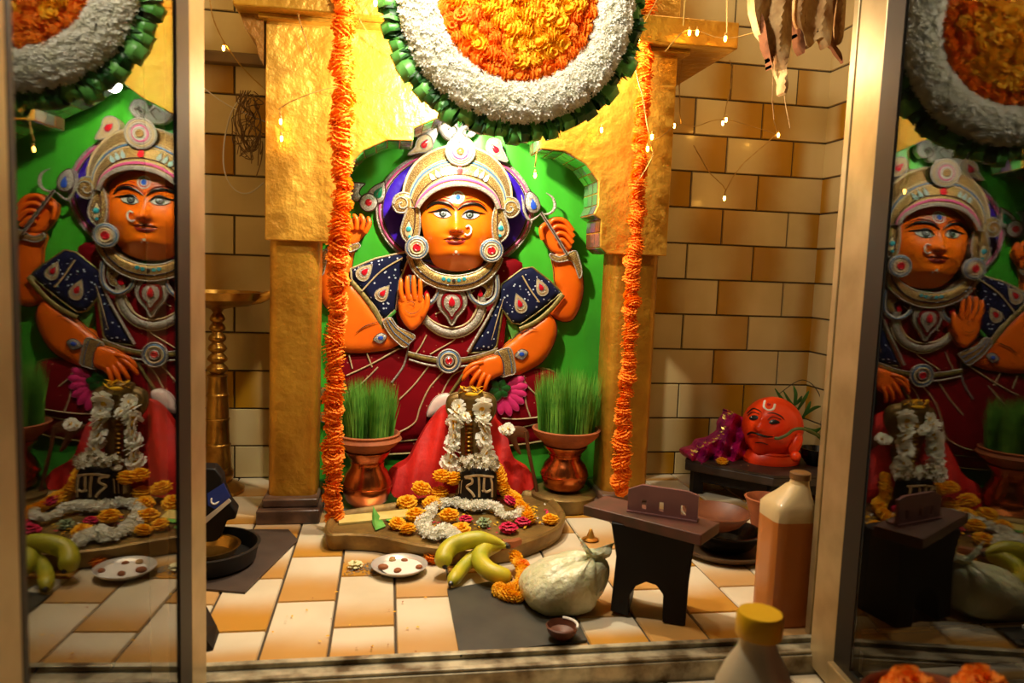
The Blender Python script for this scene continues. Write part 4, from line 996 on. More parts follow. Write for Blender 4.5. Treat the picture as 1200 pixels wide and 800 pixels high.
# ---- copper pots, clay bowls with wheat grass
def pot_set(px, pyb, Y, zb_, label_p, label_b, plate_label, seed, ztop, rb, gtop):
    c = at(px, pyb, Y); cx, cyy = c.x, Y
    u = (ztop-zb_)
    pt = thing('copper_pot', label_p, 'pot', (cx, cyy, zb_), group='copper pots beside the deity')
    m = MB(); m.lathe([(0, 0), (.036, 0), (.050, u*.10), (.0575, u*.30), (.058, u*.42), (.050, u*.60), (.040, u*.70), (.038, u*.78), (.041, u*.84), (.052, u*.95), (.055, u), (.052, u), (.037, u*.82), (.035, u*.72), (.02, u*.5), (0, u*.5)], (cx, cyy, zb_), 40); obj('body', m, m_copper, pt)
    m = MB()
    for zz, rr3 in ((u*.36, .0585), (u*.79, .0395)): m.tube([(cx+rr3*math.cos(2*PI*k/40), cyy+rr3*math.sin(2*PI*k/40), zb_+zz) for k in range(40)], .0016, 6, closed=True)
    obj('raised_band', m, m_copper, pt)
    bw = thing('clay_bowl', label_b, 'bowl', (cx, cyy, ztop-.004), group='clay bowls of wheat grass')
    z0_ = ztop-.012; m = MB(); m.lathe([(0, 0), (.034, 0), (.040, .006), (.066, .026), (.080, .040), (rb, .048), (rb+.002, .053), (rb-.004, .055), (rb-.010, .047), (.05, .030), (0, .030)], (cx, cyy, z0_), 44); obj('bowl', m, m_clay, bw)
    m = MB(); m.lathe([(0, .048), (rb-.012, .046), (rb-.012, .030), (0, .030)], (cx, cyy, z0_), 32); obj('soil', m, m_soil, bw)
    R = random.Random(seed); m = MB(); zg = z0_+.046; H = gtop-zg
    for k in range(1500):
        a = R.uniform(0, 2*PI); q = math.sqrt(R.random())*(rb-.014); b0 = Vector((cx+q*math.cos(a), cyy+q*math.sin(a), zg)); h = H*R.uniform(.55, 1.0)*(1-.12*q/rb); ln = Vector((math.cos(a)*q*.18+R.uniform(-.010, .010), math.sin(a)*q*.10+R.uniform(-.008, .004), 0))
        w = R.uniform(.0007, .0013); t = Vector((math.cos(a*3), math.sin(a*3), 0))*w
        p1 = b0+Vector((0, 0, h*.5))+ln*.35; p2 = b0+Vector((0, 0, h))+ln
        m.add([b0-t, b0+t, p1+t, p2, p1-t], [(0, 1, 2, 4), (4, 2, 3)])
    g = obj('wheat_grass', m, m_grass, bw, sm_=False); g['kind'] = 'stuff'
    return cx, cyy
YP_ = 1.775
zl = max(.008, at(430, 588, YP_-.03).z)
zr_ = at(657, 577, YP_-.03).z
px_l = pot_set(430, 560, YP_, .010, 'copper pot under the left clay bowl of grass, standing on a steel plate', 'clay bowl of green wheat grass on the left copper pot', '', 1, at(432, 529, YP_).z+.004, .074, at(436, 436, YP_).z)
px_r = pot_set(661, 560, YP_, .040, 'copper pot under the right clay bowl of grass, beside the red cloth', 'clay bowl of green wheat grass on the right copper pot', '', 2, at(660, 523, YP_).z+.004, .082, at(665, 424, YP_).z)
m = MB(); m.lathe([(0, 0), (.075, 0), (.092, .006), (.094, .010), (.088, .009), (.072, .004), (0, .004)], (px_l[0], px_l[1], .001), 48)
tag(obj('steel_plate', m, m_steel), 'shiny steel plate under the left copper pot', 'plate')
m = MB(); m.lathe([(0, 0), (.078, 0), (.082, .004), (.082, .034), (.076, .039), (0, .039)], (px_r[0], px_r[1], .0), 40)
tag(obj('round_stand', m, m_brassold), 'low round wooden stand under the right copper pot', 'stand')

# ---- yoni platform
PZ = .034
top = sm([(383,626),(384,610),(400,600),(430,594),(470,588),(520,580),(575,574),(620,575),(645,583),(658,595),(662,606),(655,618),(632,630),(595,641),(550,645),(500,641),(470,635),(440,629),(410,627)], 5)
pc = G(560, 610, 0)
yo = thing('yoni_platform', 'aged brass platform with a long spout under the black stone', 'platform', (pc.x, pc.y, 0))
T = [G(x, y, PZ) for x, y in top]; cen = sum(T, Vector())/len(T)
def inset(T, d):
    out = []; n = len(T)
    for i in range(n):
        t = (T[(i+1) % n]-T[i-1]); nn = Vector((-t.y, t.x, 0)).normalized()
        if nn.dot(cen-T[i]) < 0 and abs(T[i].x-cen.x) < .1: nn = -nn
        out.append(T[i]+nn*d)
    return out
sgn = 1 if sum((T[i].x*T[(i+1) % len(T)].y-T[(i+1) % len(T)].x*T[i].y) for i in range(len(T))) > 0 else -1
if sgn < 0: T = T[::-1]
n = len(T)
def ring(d, z): return [Vector((p.x, p.y, z)) for p in [T[i]+Vector((-(T[(i+1) % n]-T[i-1]).y, (T[(i+1) % n]-T[i-1]).x, 0)).normalized()*d for i in range(n)]]
rings = [ring(.010, 0), ring(.004, .003), ring(.003, .012), ring(0, .020), ring(-.001, PZ), ring(.004, PZ+.003), ring(.010, PZ+.001), ring(.015, PZ-.007)]
V = [p for r_ in rings for p in r_]; F = []
for k in range(len(rings)-1):
    for i in range(n): F.append((k*n+i, k*n+(i+1) % n, (k+1)*n+(i+1) % n, (k+1)*n+i))
F.append(tuple((len(rings)-1)*n+i for i in range(n)))
m = MB().add(V, F); obj('base', m, m_brassold, yo)
m = MB(); q = [G(x, y, PZ-.006) for x, y in ((397,606),(440,602),(478,598),(478,607),(440,611),(397,615))]; m.prism(q, (0, 0, .004)); obj('spout_channel', m, mat('pale_channel', (226, 206, 130), .4, 0, c2=(206, 180, 90), vscale=20), yo)
FZ = PZ-.007

# ---- black stone with painted word
sc0 = G(559, 591, FZ); SR = .0455
st = thing('black_stone', 'small black domed stone painted with pale Devanagari lettering, at the platform centre', 'stone', (sc0.x, sc0.y, FZ))
ztop_ = at(559, 548, sc0.y-.02).z; SH = ztop_-FZ
m = MB(); m.lathe([(0, 0), (SR*.98, 0), (SR, .01), (SR, SH*.62), (SR*.95, SH*.78), (SR*.78, SH*.92), (SR*.45, SH*.99), (0, SH)], sc0, 40)
obj('stone_body', m, m_blackw, st)
def cyl_hit(x, y, c, r):
    d = ray(x, y); a = d.x**2+d.y**2; ox, oy = EYE.x-c.x, EYE.y-c.y; b = 2*(ox*d.x+oy*d.y); cc = ox*ox+oy*oy-r*r; D = b*b-4*a*cc
    if D < 0: D = 0
    t = (-b-math.sqrt(D))/(2*a); return EYE+d*t
def cstroke(mb, path, r, n=5):
    p = smooth(path, n) if len(path) > 2 else [(path[0][0]+(path[1][0]-path[0][0])*i/6, path[0][1]+(path[1][1]-path[0][1])*i/6) for i in range(7)]
    pts = [cyl_hit(x, y, sc0, SR) for x, y in p]
    for i, q in enumerate(pts):
        zz = (q.z-FZ)/SH
        if zz > .62: k = 1-.05*(zz-.62)/.16; q.x = sc0.x+(q.x-sc0.x)*k; q.y = sc0.y+(q.y-sc0.y)*k
    mb.tube(pts, r, 6)
for nm, strokes in (('letter_headline', [[(544,559),(560,557.5),(579,559)]]),
    ('letter_ra', [[(545,560),(552,561),(553,566),(547,570),(553,577),(556,582)]]), ('letter_aa_sign', [[(561,559),(561.5,570),(561.5,582)]]),
    ('letter_ma', [[(568,560),(567,568),(567,573),(570,576),(575,574)], [(576,559),(576.5,570),(576.5,582)], [(567,574),(565,575.5)]])):
    m = MB()
    for s_ in strokes: cstroke(m, s_, .0030)
    obj(nm, m, m_cream, st)
m = MB()
for x in (541, 538.5): cstroke(m, [(x, 562), (x-1, 578)], .0012)
obj('side_stripes', m, m_cream, st)
m = MB()
for i, x in enumerate((547, 553, 559, 565, 571, 577)): cstroke(m, [(x-2, 588), (x, 584.5), (x+2, 588), (x, 591)], .0011, 3)
obj('lower_marks', m, m_cream, st)

# ---- brass serpent hood behind the stone
hy = sc0.y+.075
hd = thing('serpent_hood', 'brass cobra hood idol with ribbed belly rising behind the black stone', 'idol', (at(553, 560, hy).x, hy, FZ))
m = MB(); m.relief(sm([(545,575),(540,540),(536,510),(532,495),(524,482),(524,468),(532,461),(545,459),(563,459),(575,462),(581,470),(580,484),(572,498),(568,515),(565,545),(562,575)], 4), hy+.020, .014, .010, 10, 3.5, 0, edge=(0, .0018)); obj('hood', m, m_brassold, hd)
m = MB()
for k in range(15):
    y = 486+k*5.2; c = at(549.5, y, hy-.016); m.ball(c, (.0105, .009, .0056), 12)
m.tube([at(550, 480, hy-.010), at(549, 560, hy-.010)], .009, 10); obj('belly_ridges', m, m_brass, hd)
m = MB(); m.relief(sm([(538,460),(543,456),(560,456),(566,461),(564,468),(541,468)], 3), hy+.015, .030, .006, 5, 3, 0); m.ball(at(533, 475, hy-.006), (.011, .008, .016), 12); m.ball(at(572, 476, hy-.006), (.011, .008, .016), 12); obj('crest', m, m_brassold, hd)
m = MB(); b_ = at(553, 575, hy); m.lathe([(0, 0), (.040, 0), (.040, .012), (.026, .026), (.02, .045)], (b_.x, hy, FZ), 30); obj('foot', m, m_brassold, hd)
m = MB(); R = random.Random(2)
for k in range(26):
    c = at(552+R.uniform(-12, 12), 458+R.uniform(-4, 2), hy-.012+R.uniform(-.01, .01)); t = R.uniform(0, 6); d = Vector((math.cos(t), math.sin(t)*.5, R.uniform(.0, .6)))*.009; e = d.cross(Vector((0, 0, 1))).normalized()*.0045
    m.add([c-d, c-e+Vector((0,0,.002)), c+d+Vector((0,0,.003)), c+e+Vector((0,0,.002))], [(0, 1, 2, 3)])
m.ball(at(552, 461, hy-.012), (.022, .014, .006), 14)
tag(obj('marigold_petals', m, m_mariY, sm_=False), 'heap of yellow petals on top of the brass cobra hood', 'petals', kind='stuff')

# ---- red cloth draped round it
ry = hy+.055
fold = lambda x, y: ry-.018*math.sqrt(max(0, min(1, (590-y)/30)))*0-.008*math.sin((x-552)*.11*(1+.3*math.sin(y*.03)))-.003*math.sin((x-552)*.3+y*.05)-.0011*max(0, y-470)*.55
m = MB(); m.relief(sm([(527,474),(545,470),(575,472),(582,490),(592,502),(598,525),(606,542),(622,553),(627,566),(620,576),(600,580),(560,578),(510,584),(470,584),(459,578),(455,560),(463,551),(478,541),(488,522),(500,500),(514,482)], 4), ry+.012, step=4, yf=fold)
tag(obj('red_cloth', m, m_redcl), 'bright red cloth draped behind the brass cobra hood', 'cloth')

# ---- white blossom strands hanging from the hood
def strand(name, label, path, Y, meshes, size, step_px, seed, cat='garland', part='white_blossom', face=True):
    R = random.Random(seed); grp = 'white blossom strings on the brass hood'; p = smooth(path, 14); P3 = [at(x, y, Y(i/(len(p)-1)) if callable(Y) else Y) for i, (x, y) in enumerate(p)]
    g = thing(name, label, cat, P3[-1], group=grp); m = MB(); m.tube(P3, .0008, 5); obj('string', m, m_wire, g)
    L = [0]
    for i in range(1, len(p)): L.append(L[-1]+math.hypot(p[i][0]-p[i-1][0], p[i][1]-p[i-1][1]))
    s_ = 0
    while s_ <= L[-1]:
        i = max(j for j in range(len(L)) if L[j] <= s_)
        inst(part, R.choice(meshes), g, P3[i]+Vector((R.uniform(-.003, .003), R.uniform(-.005, .002), 0)), (R.uniform(-.5, .5)+(1.0 if face else 0), R.uniform(-.5, .5), R.uniform(0, 6)), size*R.uniform(.85, 1.12)); s_ += step_px*R.uniform(.8, 1.2)
    return g
wy = hy-.024
strand('white_garland', 'string of white blossoms hanging down the left side of the brass hood', [(537,476),(532,490),(533,505),(530,520),(528,533),(526,547)], lambda f: wy-.02*f, me_wc, .0235, 9.0, 5)
strand('white_garland', 'string of white blossoms hanging down the right side of the brass hood', [(566,472),(565,486),(567,500),(566,513),(570,526),(573,538),(578,548)], lambda f: wy-.03*f, me_wc, .0235, 8.5, 6)
strand('white_garland', 'short white blossom string lying in the middle of the brass hood', [(545,487),(549,493)], wy-.008, me_wc, .013, 4, 8)
m = MB(); R = random.Random(12)
for k in range(150):
    f = R.uniform(-1, 1); x = 560+f*24; y = 546-6*(1-f*f)+R.uniform(-7, 7); star(m, at(x, y, sc0.y-.035-.012*(1-f*f)+R.uniform(-.01, .02)+.02*abs(f)), R.uniform(.005, .008), (R.uniform(-1, 1), -1, R.uniform(-.3, 1)), R, R.choice([0, 0, 1]))
tag(obj('jasmine_garland', m, [m_wpet, mat('withered_petal', (150, 136, 100), .8)], sm_=False), 'withered small white flowers lying over the top of the black stone', 'garland', kind='stuff')
wb = thing('white_blossom', 'single white blossom resting on the brown handle right of the red cloth', 'flower', at(596, 502, 1.74)); inst('petals', me_wc[0], wb, wb.location, (1.0, .2, 0), .017); inst('petals', me_wc[1], wb, wb.location+Vector((-.014, 0, -.003)), (.9, -.3, 1), .013)
# brown trident-like stand to the right of the cloth
m = MB(); hY2 = 1.765
m.relief(sm([(586,505),(598,500),(612,500),(619,505),(620,514),(614,513),(606,512),(607,520),(611,532),(606,530),(598,516)], 3), hY2+.008, .006, .003, 4, 2.5, 0)
m.tube(smooth(pts_t([at(616, 505, hY2), at(619, 525, hY2), at(624, 550, hY2), at(628, 568, hY2), at(630, 583, hY2)]), 5), .0045, 8); bq = at(630, 583, hY2); m.lathe([(0, .0), (.024, .0), (.022, .006), (.006, .012), (.004, max(.03, bq.z))], (bq.x, hY2, .0), 18)
tag(obj('leaf_finial_rod', m, mat('rust_brown', (112, 66, 34), .55, .3, var=.3)), 'brown curved metal rod with a leaf-shaped head right of the red cloth', 'rod')

# ---- loose marigolds on / around the platform
def flower(label, px, py, z, meshes, r, name='marigold', cat='marigold', group='loose flowers offered around the black stone', k=0, tilt=0, flat=.8):
    c = G(px, py, z+r*flat*.75); c.z = z+r*flat*.75
    g = thing(name, label, cat, (c.x, c.y, z), group=group); o = inst('petals', meshes[k % len(meshes)], g, c, (tilt, tilt*.4, px), (r, r, r*flat)); return g
Fz = FZ
for i, (lb, x, y, r, ms_, el) in enumerate((
    ('yellow marigold nearest the foot of the left white blossom string', 518, 557, .0200, me_my, .055),
    ('yellow marigold touching the left side of the black stone', 532, 560, .0200, me_my, .050),
    ('yellow marigold on the red cloth left of the platform centre', 494, 572, .0215, me_my, .024),
    ('yellow marigold second from the stone in the left heap', 515, 577, .0200, me_my, .014),
    ('flattened yellow marigold at the far left edge of the flower heap', 477, 588, .0210, me_my, 0),
    ('yellow marigold between the white tuft and the flattened left bloom', 506, 590, .0210, me_my, 0),
    ('yellow marigold lying left of the white flower tuft', 488, 603, .0215, me_my, 0),
    ('yellow marigold at the left end of the heap by the green leaf', 466, 613, .0175, me_my, 0),
    ('yellow marigold just below the one beside the green leaf', 478, 619, .0165, me_my, 0),
    ('yellow marigold in the middle of the white tuberose ring', 526, 603, .0200, me_my, .006),
    ('yellow marigold under the front of the tuberose ring by the bananas', 540, 620, .0190, me_my, 0),
    ('orange marigold pressed against the banana bunch on its left', 507, 652, .0170, me_mo, .0),
    ('lone yellow marigold at the right end of the platform', 645, 608, .0165, me_my, 0))):
    z = Fz+el
    if x == 507: z = .001
    flower(lb, x, y, z, ms_, r*1.12, k=i, tilt=.25*math.sin(i*2.1))
# yellow marigold garland curving round the right of the stone
g = thing('marigold_garland', 'yellow marigold garland curving round the right side of the black stone', 'garland', G(600, 590, Fz)); R = random.Random(31)
gp = smooth([(583,548,.075),(586,560,.055),(590,572,.035),(597,580,.02),(606,588,.014),(614,597,.014),(620,606,.014)], 5)
m = MB(); m.tube([G(x, y, Fz+e) for x, y, e in gp], .001, 5); obj('string', m, m_wire, g)
for i, (x, y, e) in enumerate(gp[::2]):
    inst('marigold', R.choice(me_my), g, G(x, y, Fz+e), (R.uniform(-.6, .6), R.uniform(-.6, .6), i), .0165*R.uniform(.9, 1.15))
# white tuberose garland in front
m = MB(); R = random.Random(17); tp = smooth([(583,596,.03),(570,592,.03),(552,594,.028),(536,590,.02),(520,590,.018),(508,596,.016),(500,606,.016),(496,617,.016),(502,626,.016),(514,628,.018),(524,622,.018),(534,634,.014)], 8)
P3 = [G(x, y, Fz+e*.55) for x, y, e in tp]; m.tube(P3, .008, 8, 0)
for q in range(820):
    i = R.randrange(len(P3)); c = P3[i]; d = Vector((R.gauss(0, 1), R.gauss(0, 1), abs(R.gauss(0, 1))*1.2)).normalized(); rr3 = .018 if i > 44 else .014
    star(m, c+d*R.uniform(.006, rr3), R.uniform(.005, .0085), d, R)
tag(obj('tuberose_garland', m, m_wpet, sm_=False), 'thick white tuberose garland lying curled in front of the black stone', 'garland', kind='stuff')
m = MB(); tp = smooth([(585,600,.014),(594,606,.014),(604,604,.014),(611,598,.016)], 8); P3 = [G(x, y, Fz+e) for x, y, e in tp]; m.tube(P3, .005, 8, 0)
for q in range(200):
    i = R.randrange(len(P3)); d = Vector((R.gauss(0, 1), R.gauss(0, 1), abs(R.gauss(0, 1)))).normalized(); star(m, P3[i]+d*R.uniform(.004, .011), R.uniform(.004, .007), d, R)
tag(obj('tuberose_garland', m, m_wpet, sm_=False), 'short white tuberose strand at the right foot of the black stone', 'garland', kind='stuff')
me_rose = [petal_ball('rose_petals', [m_rosep], 40+i, nlay=5, n0=7, flat=.7, core=.45, wid=.7, curl=.2) for i in range(2)]
flower('pink rose head at the front right of the platform', 596, 618, Fz, me_rose, .0200, 'rose', 'rose')
flower('pink rose head right of the front rose, nearer the platform rim', 613, 611, Fz, me_rose, .0170, 'rose', 'rose', k=1)
flower('crimson rose on the yellow garland right of the stone', 598, 586, Fz+.022, me_rose, .0160, 'rose', 'rose', k=1, tilt=.5)
flower('crimson rose petals inside the white tuberose ring', 546, 608, Fz, me_rose, .0150, 'rose', 'rose')
flower('crimson rose petals by the right copper pot', 634, 575, .002, me_rose, .010, 'rose', 'rose', k=1)
flower('pale green flower bud cluster beside the pink roses', 567, 612, Fz, [petal_ball('green_bud', [mat('sage_green', (146, 164, 122), .7)], 55, nlay=5, n0=8, core=.5)], .017, 'bud_cluster', 'flower')
flower('pale yellow-white flower heap lying left of the silver dish', 416, 661, .001, [petal_ball('pale_tuft', [mat('pale_yellow_petal', (232, 222, 170), .7)], 57, nlay=4, n0=10, core=.4)], .0165, 'flower_tuft', 'flower', flat=.5)
m = MB(); a = [G(x, y, Fz+.004) for x, y in ((437,600),(446,606),(452,616),(440,621),(436,612))]; a[0].z += .014; m.prism(a, (0, 0, -.0012)); a = [G(x, y, Fz+.004) for x, y in ((452,609),(463,603),(472,602),(470,608),(458,611))]; 
tag(obj('green_leaf', m, m_leafl, sm_=False), 'pointed green leaf lying on the platform spout', 'leaf')
m = MB(); m.prism(a, (0, 0, -.0012)); tag(obj('green_leaf', m, m_leafl, sm_=False), 'narrow green leaf tucked under the yellow marigolds', 'leaf')

R = random.Random(91); m = MB()
for k in range(170):
    x, y = R.choice([(R.gauss(505, 22), R.gauss(603, 10)), (R.gauss(556, 26), R.gauss(612, 8)), (R.gauss(615, 14), R.gauss(602, 9))])
    if y < 588 or y > 628 or abs(x-560) > 82: continue
    c = G(x, y, FZ+R.uniform(.001, .006)); t = R.uniform(0, 6.3); d = Vector((math.cos(t), math.sin(t), R.uniform(-.3, .5)))*R.uniform(.004, .0075); e = Vector((-d.y, d.x, .001))*.5
    m.add([c-d, c-e, c+d, c+e], [(0, 1, 2, 3)], R.choice([0, 0, 0, 1, 2]))
tag(obj('loose_petals', m, [m_mariY, m_rosep, m_wpet], sm_=False), 'scattered yellow, pink and white petals between the blooms on the platform', 'petals', kind='stuff')

# ---- silver dish with sweets
dp = G(468, 668, .003); di = thing('silver_dish', 'small silver dish with sugar and brown sweets on the floor tiles', 'dish', (dp.x, dp.y, .0))
m = MB(); m.lathe([(0, .001), (.030, .001), (.044, .008), (.052, .014), (.053, .016), (.050, .016), (.042, .010), (.028, .004), (0, .004)], (dp.x, dp.y, .0), 44); obj('dish', m, m_steel, di)
m = MB(); m.lathe([(0, .013), (.026, .012), (.041, .010), (.036, .006), (0, .005)], (dp.x+.006, dp.y, .0), 24); tag(obj('sugar_heap', m, m_salt), 'white sugar in the silver dish', 'sugar', kind='stuff')
for lb, x, y, s_, mt in (('brown sweet at the left of the silver dish', 449, 664, 1.2, m_brown), ('brown sweet nearest the front rim of the silver dish', 466, 668, 1, m_brown), ('brown sweet at the right of the silver dish', 491, 664, .9, m_brown), ('brown sweet at the back of the silver dish', 474, 656, .8, m_brown), ('pale sweet at the back left of the silver dish', 460, 655, 1, m_husk)):
    c = G(x, y, .013); m = MB(); m.ball(c, (.0085*s_, .007*s_, .0045*s_), 14, 0, Matrix.Rotation(x, 3, 'Z')); tag(obj('sweet', m, mt), lb, 'sweet', 'sweets in the silver dish')
m = MB(); R = random.Random(77)
for k in range(120):
    c = G(432+R.gauss(0, 12), 666+R.gauss(0, 4), .002); t = R.uniform(0, 6); d = Vector((math.cos(t), math.sin(t), .15))*.0036; m.tube([c-d, c+d], .0007, 4)
tag(obj('grain_scatter', m, mat('grey_seed', (130, 124, 110), .7), sm_=False), 'scattered grey seeds between the pale flowers and the silver dish', 'seeds', kind='stuff')
m = MB()
for k in range(46):
    c = G(*R.choice([(R.uniform(300, 500), R.uniform(690, 770)), (R.uniform(540, 600), R.uniform(700, 740))]), .003); t = R.uniform(0, 6); d = Vector((math.cos(t), math.sin(t), 0))*R.uniform(.0015, .004); m.add([c-d, c+Vector((-d.y, d.x, .002))*.5, c+d, c-Vector((-d.y, d.x, 0))*.5], [(0, 1, 2, 3)], R.choice([0, 1]))
tag(obj('petal_crumbs', m, [m_mariY, m_brown], sm_=False), 'scattered petal crumbs on the pale floor tiles', 'crumbs', kind='stuff')

# ---- bananas
bn = thing('banana_bunch', 'bunch of three yellow-green bananas leaning on the front of the platform', 'bananas', G(560, 672, 0))
def banana(path, r, k=1):
    p = smooth(path, 6); pts = [G(x, y, z) for x, y, z in p]; n = len(pts)
    rs = []
    for i in range(n):
        t = i/(n-1); rs.append(r*(min(1, (t/.10)**.55*.95+.05) if t < .10 else (1 if t < .68 else max(.30, 1-(t-.68)/.24*.70))))
    m = MB(); m.tube(pts, rs, 6*2); 
    # slight five-sided section
    b = obj('banana', m, m_ban, bn)
    q = MB(); q.tube([pts[0]+(pts[0]-pts[1]).normalized()*.003, pts[0]+(pts[1]-pts[0]).normalized()*.002], [.0035, .005], 8); q.tube([pts[-2], pts[-1]+(pts[-1]-pts[-2]).normalized()*.006], [rs[-1]*1.02, rs[-1]*.9], 8); obj('banana_tip', q, m_black, b)
banana([(521,664,.028),(520,652,.040),(529,640,.052),(545,634,.060),(562,632,.062),(580,634,.060),(592,638,.056)], .0170)
banana([(528,684,.014),(538,670,.020),(551,656,.030),(566,646,.040),(583,641,.048),(593,639,.052)], .0130)
banana([(598,678,.018),(586,674,.026),(571,667,.032),(562,655,.038),(568,644,.046),(582,640,.050),(594,640,.054)], .0165)
m = MB(); m.tube([G(588, 638, .054), G(600, 637, .052), G(608, 634, .050)], [.011, .009, .008], 8); obj('stalk', m, m_brown, bn)
# crushed marigold garland at the banana tip
g = thing('marigold_garland', 'crushed yellow marigold garland heaped between bananas and white bag', 'garland', G(600, 690, 0)); R = random.Random(13)
gp = smooth([(604,652,.03),(610,664,.026),(614,676,.022),(606,688,.016),(594,692,.014),(584,690,.012),(596,698,.010),(608,700,.010)], 3)
m = MB(); m.tube([G(x, y, z) for x, y, z in gp], .001, 5); obj('string', m, m_wire, g)
for i, (x, y, z) in enumerate(gp): inst('marigold', R.choice(me_my), g, G(x, y, z+.002), (R.uniform(-1, 1), R.uniform(-1, 1), i), .0135*R.uniform(.85, 1.15))
inst('marigold', me_mo[0], g, G(613, 662, .03), (.4, 0, 0), .013)

# ---- slate sheet, little bowl
q = [G(x, y, 0.0015) for x, y in ((524,692),(539,770),(688,752),(668,712),(640,690),(580,682))]
m = MB(); m.prism([p+Vector((0,0,.0035)) for p in q], (0, 0, -.0035)); tag(obj('slate_sheet', m, m_slate), 'thin dark grey slate sheet on the floor under the white bag', 'slate')
c = G(658, 747, .005); bo = thing('oil_bowl', 'tiny dark bowl with a shiny rim at the corner of the slate sheet', 'bowl', (c.x, c.y, .005))
m = MB(); m.lathe([(0, 0), (.012, 0), (.022, .010), (.0255, .020), (.0235, .0215), (.019, .012), (0, .006)], (c.x, c.y, .005), 32); obj('bowl', m, m_clayd, bo)
m = MB(); m.tube([(c.x+.0245*math.cos(t), c.y+.0245*math.sin(t), .0265) for t in [(-.6+1.9*i/12) for i in range(13)]], .0022, 6); obj('rim_shine', m, m_salt, bo)  # white arc stands in for the highlight on the rim

# ---- white plastic bag
bc = G(668, 722, .002); bc.y += .045; bc.x -= .007
BR = .066; m = MB(); V = []; F = []; NU, NV = 72, 30; R = random.Random(8); ph = [R.uniform(0, 6) for _ in range(6)]
kn = at(694, 660, bc.y-.015)
for j in range(NV+1):
    t = j/NV
    for i in range(NU):
        a = 2*PI*i/NU
        if t < .08: r = BR*.85*(t/.08)**.5; z = 0
        else:
            s_ = (t-.08)/.92; an_ = -.75+s_*(PI/2+.75); r = BR*1.10*math.cos(an_)**.8 if s_ < .999 else .006; r = max(r, .008); z = .088*(math.sin(an_)+math.sin(.75))/(1+math.sin(.75))
        lump = 1+.05*math.sin(3*a+ph[0])*math.sin(PI*t)+.035*math.sin(5*a+ph[1]+4*t)+.02*math.sin(9*a+7*t+ph[2])
        pleat = 1+.10*math.sin(13*a+ph[3])*max(0, t-.45)**1.2*1.6+.05*math.sin(23*a+ph[4])*max(0, t-.4)
        r *= lump*pleat; k = max(0, (t-.3)/.7)**1.6
        V.append((bc.x+r*math.cos(a)*1.02+(kn.x-bc.x)*k, bc.y+r*math.sin(a)*.9+(kn.y-bc.y)*k, .004+z*(1+.04*math.sin(4*a+ph[5]))))
for j in range(NV):
    for i in range(NU): F.append((j*NU+i, j*NU+(i+1) % NU, (j+1)*NU+(i+1) % NU, (j+1)*NU+i))
m.add(V, F); bg = thing('plastic_bag', 'knotted white plastic bag stuffed full, on the slate sheet', 'bag', (bc.x, bc.y, .004)); obj('bag_body', m, m_bag, bg)
kt = Vector((kn.x, kn.y, .092)); m = MB(); m.tube([kt+Vector((0,0,-.01)), kt+Vector((0,0,.012))], [.008, .010], 12); m.ball(kt+Vector((0, -.002, .006)), (.012, .010, .008), 14); obj('knot', m, m_bag, bg)
for sx, hx, hz in ((-1, .022, .020), (1, .030, .004)):
    m = MB(); N_ = 8; vs = []
    for j in range(N_+1):
        t = j/N_
        for i in range(9):
            u = i/8-.5; w = .010+.020*t; vs.append(kt+Vector((sx*hx*t+u*w*.6, -.006*math.sin(u*9+t*2)-.004, .006+hz*t+u*w*1.2*sx)))
    fs = [(j*9+i, j*9+i+1, (j+1)*9+i+1, (j+1)*9+i) for j in range(N_) for i in range(8)]
    m.add(vs, fs); o = obj('tied_ear', m, m_bag, bg); so = o.modifiers.new('t', 'SOLIDIFY'); so.thickness = .002

# ---- black stool with plank, and slotted incense holder
p0 = G(722, 722, 0); p1 = G(793, 733, 0); dd = (p1-p0); nn = Vector((dd.y, -dd.x, 0)).normalized()
if nn.y > 0: nn = -nn
dep = -nn*.085
stl = thing('low_stool', 'low black lacquered stool with an arched cut between its feet', 'stool', (p0+p1)/2+dep*.5)
def onp(x, y): return onplane(x, y, p0, nn)
out = [(716,612),(722,652),(715,716),(736,722),(738,697),(745,687),(757,682),(769,686),(777,697),(776,729),(803,734),(806,690),(812,650),(815,630)]
pl_ = [onp(x, y) for x, y in out]
def solid_plane(pts, dvec, mb):
    o = pts[0]; ux = (p1-p0).normalized(); v2 = [Vector(((p-o).dot(ux), p.z)) for p in pts]
    ov, oe, of, *_ = delaunay_2d_cdt(v2, [], [list(range(len(v2)))], 1, 1e-6); n = len(ov)
    V = [Vector((o.x, o.y, 0))+ux*v.x+Vector((0, 0, v.y)) for v in ov]; V += [v+dvec for v in V]; F = []; es = set()
    for f in of:
        f = list(f); F.append(tuple(f)); F.append(tuple(i+n for i in f[::-1]))
        for i in range(len(f)): es.add((f[i], f[(i+1) % len(f)]))
    for a, b in es:
        if (b, a) not in es: F.append((b, a, a+n, b+n))
    mb.add(V, F)
m = MB(); solid_plane(pl_, dep, m); obj('arched_body', m, m_blackw, stl, bevel=.002)
zt2 = (pl_[0].z+pl_[-1].z)/2; pl_[0].z = pl_[-1].z = zt2
ux = (p1-p0).normalized(); c = (pl_[0]+pl_[-1])/2+dep*.5
A0 = onp(682, 590); B0 = onp(822, 620)
rotS = Matrix((ux, -nn, Vector((0, 0, 1)))).transposed()
zpl = zt2
a_, b_, = G(683, 604, zpl), G(821, 640, zpl); ud = (b_-a_).normalized(); vd = Vector((-ud.y, ud.x, 0))
m = MB(); P_ = [a_+Vector((0, 0, .0005)), b_+Vector((0, 0, .0005)), b_+vd*.078+Vector((0, 0, .0005)), a_+vd*.078+Vector((0, 0, .0005))]
m.prism(P_, (0, 0, .018)); tag(obj('wooden_plank', m, m_plank, bevel=.0015), 'reddish brown plank lying across the low black stool', 'plank')
base_z = zpl+.0187
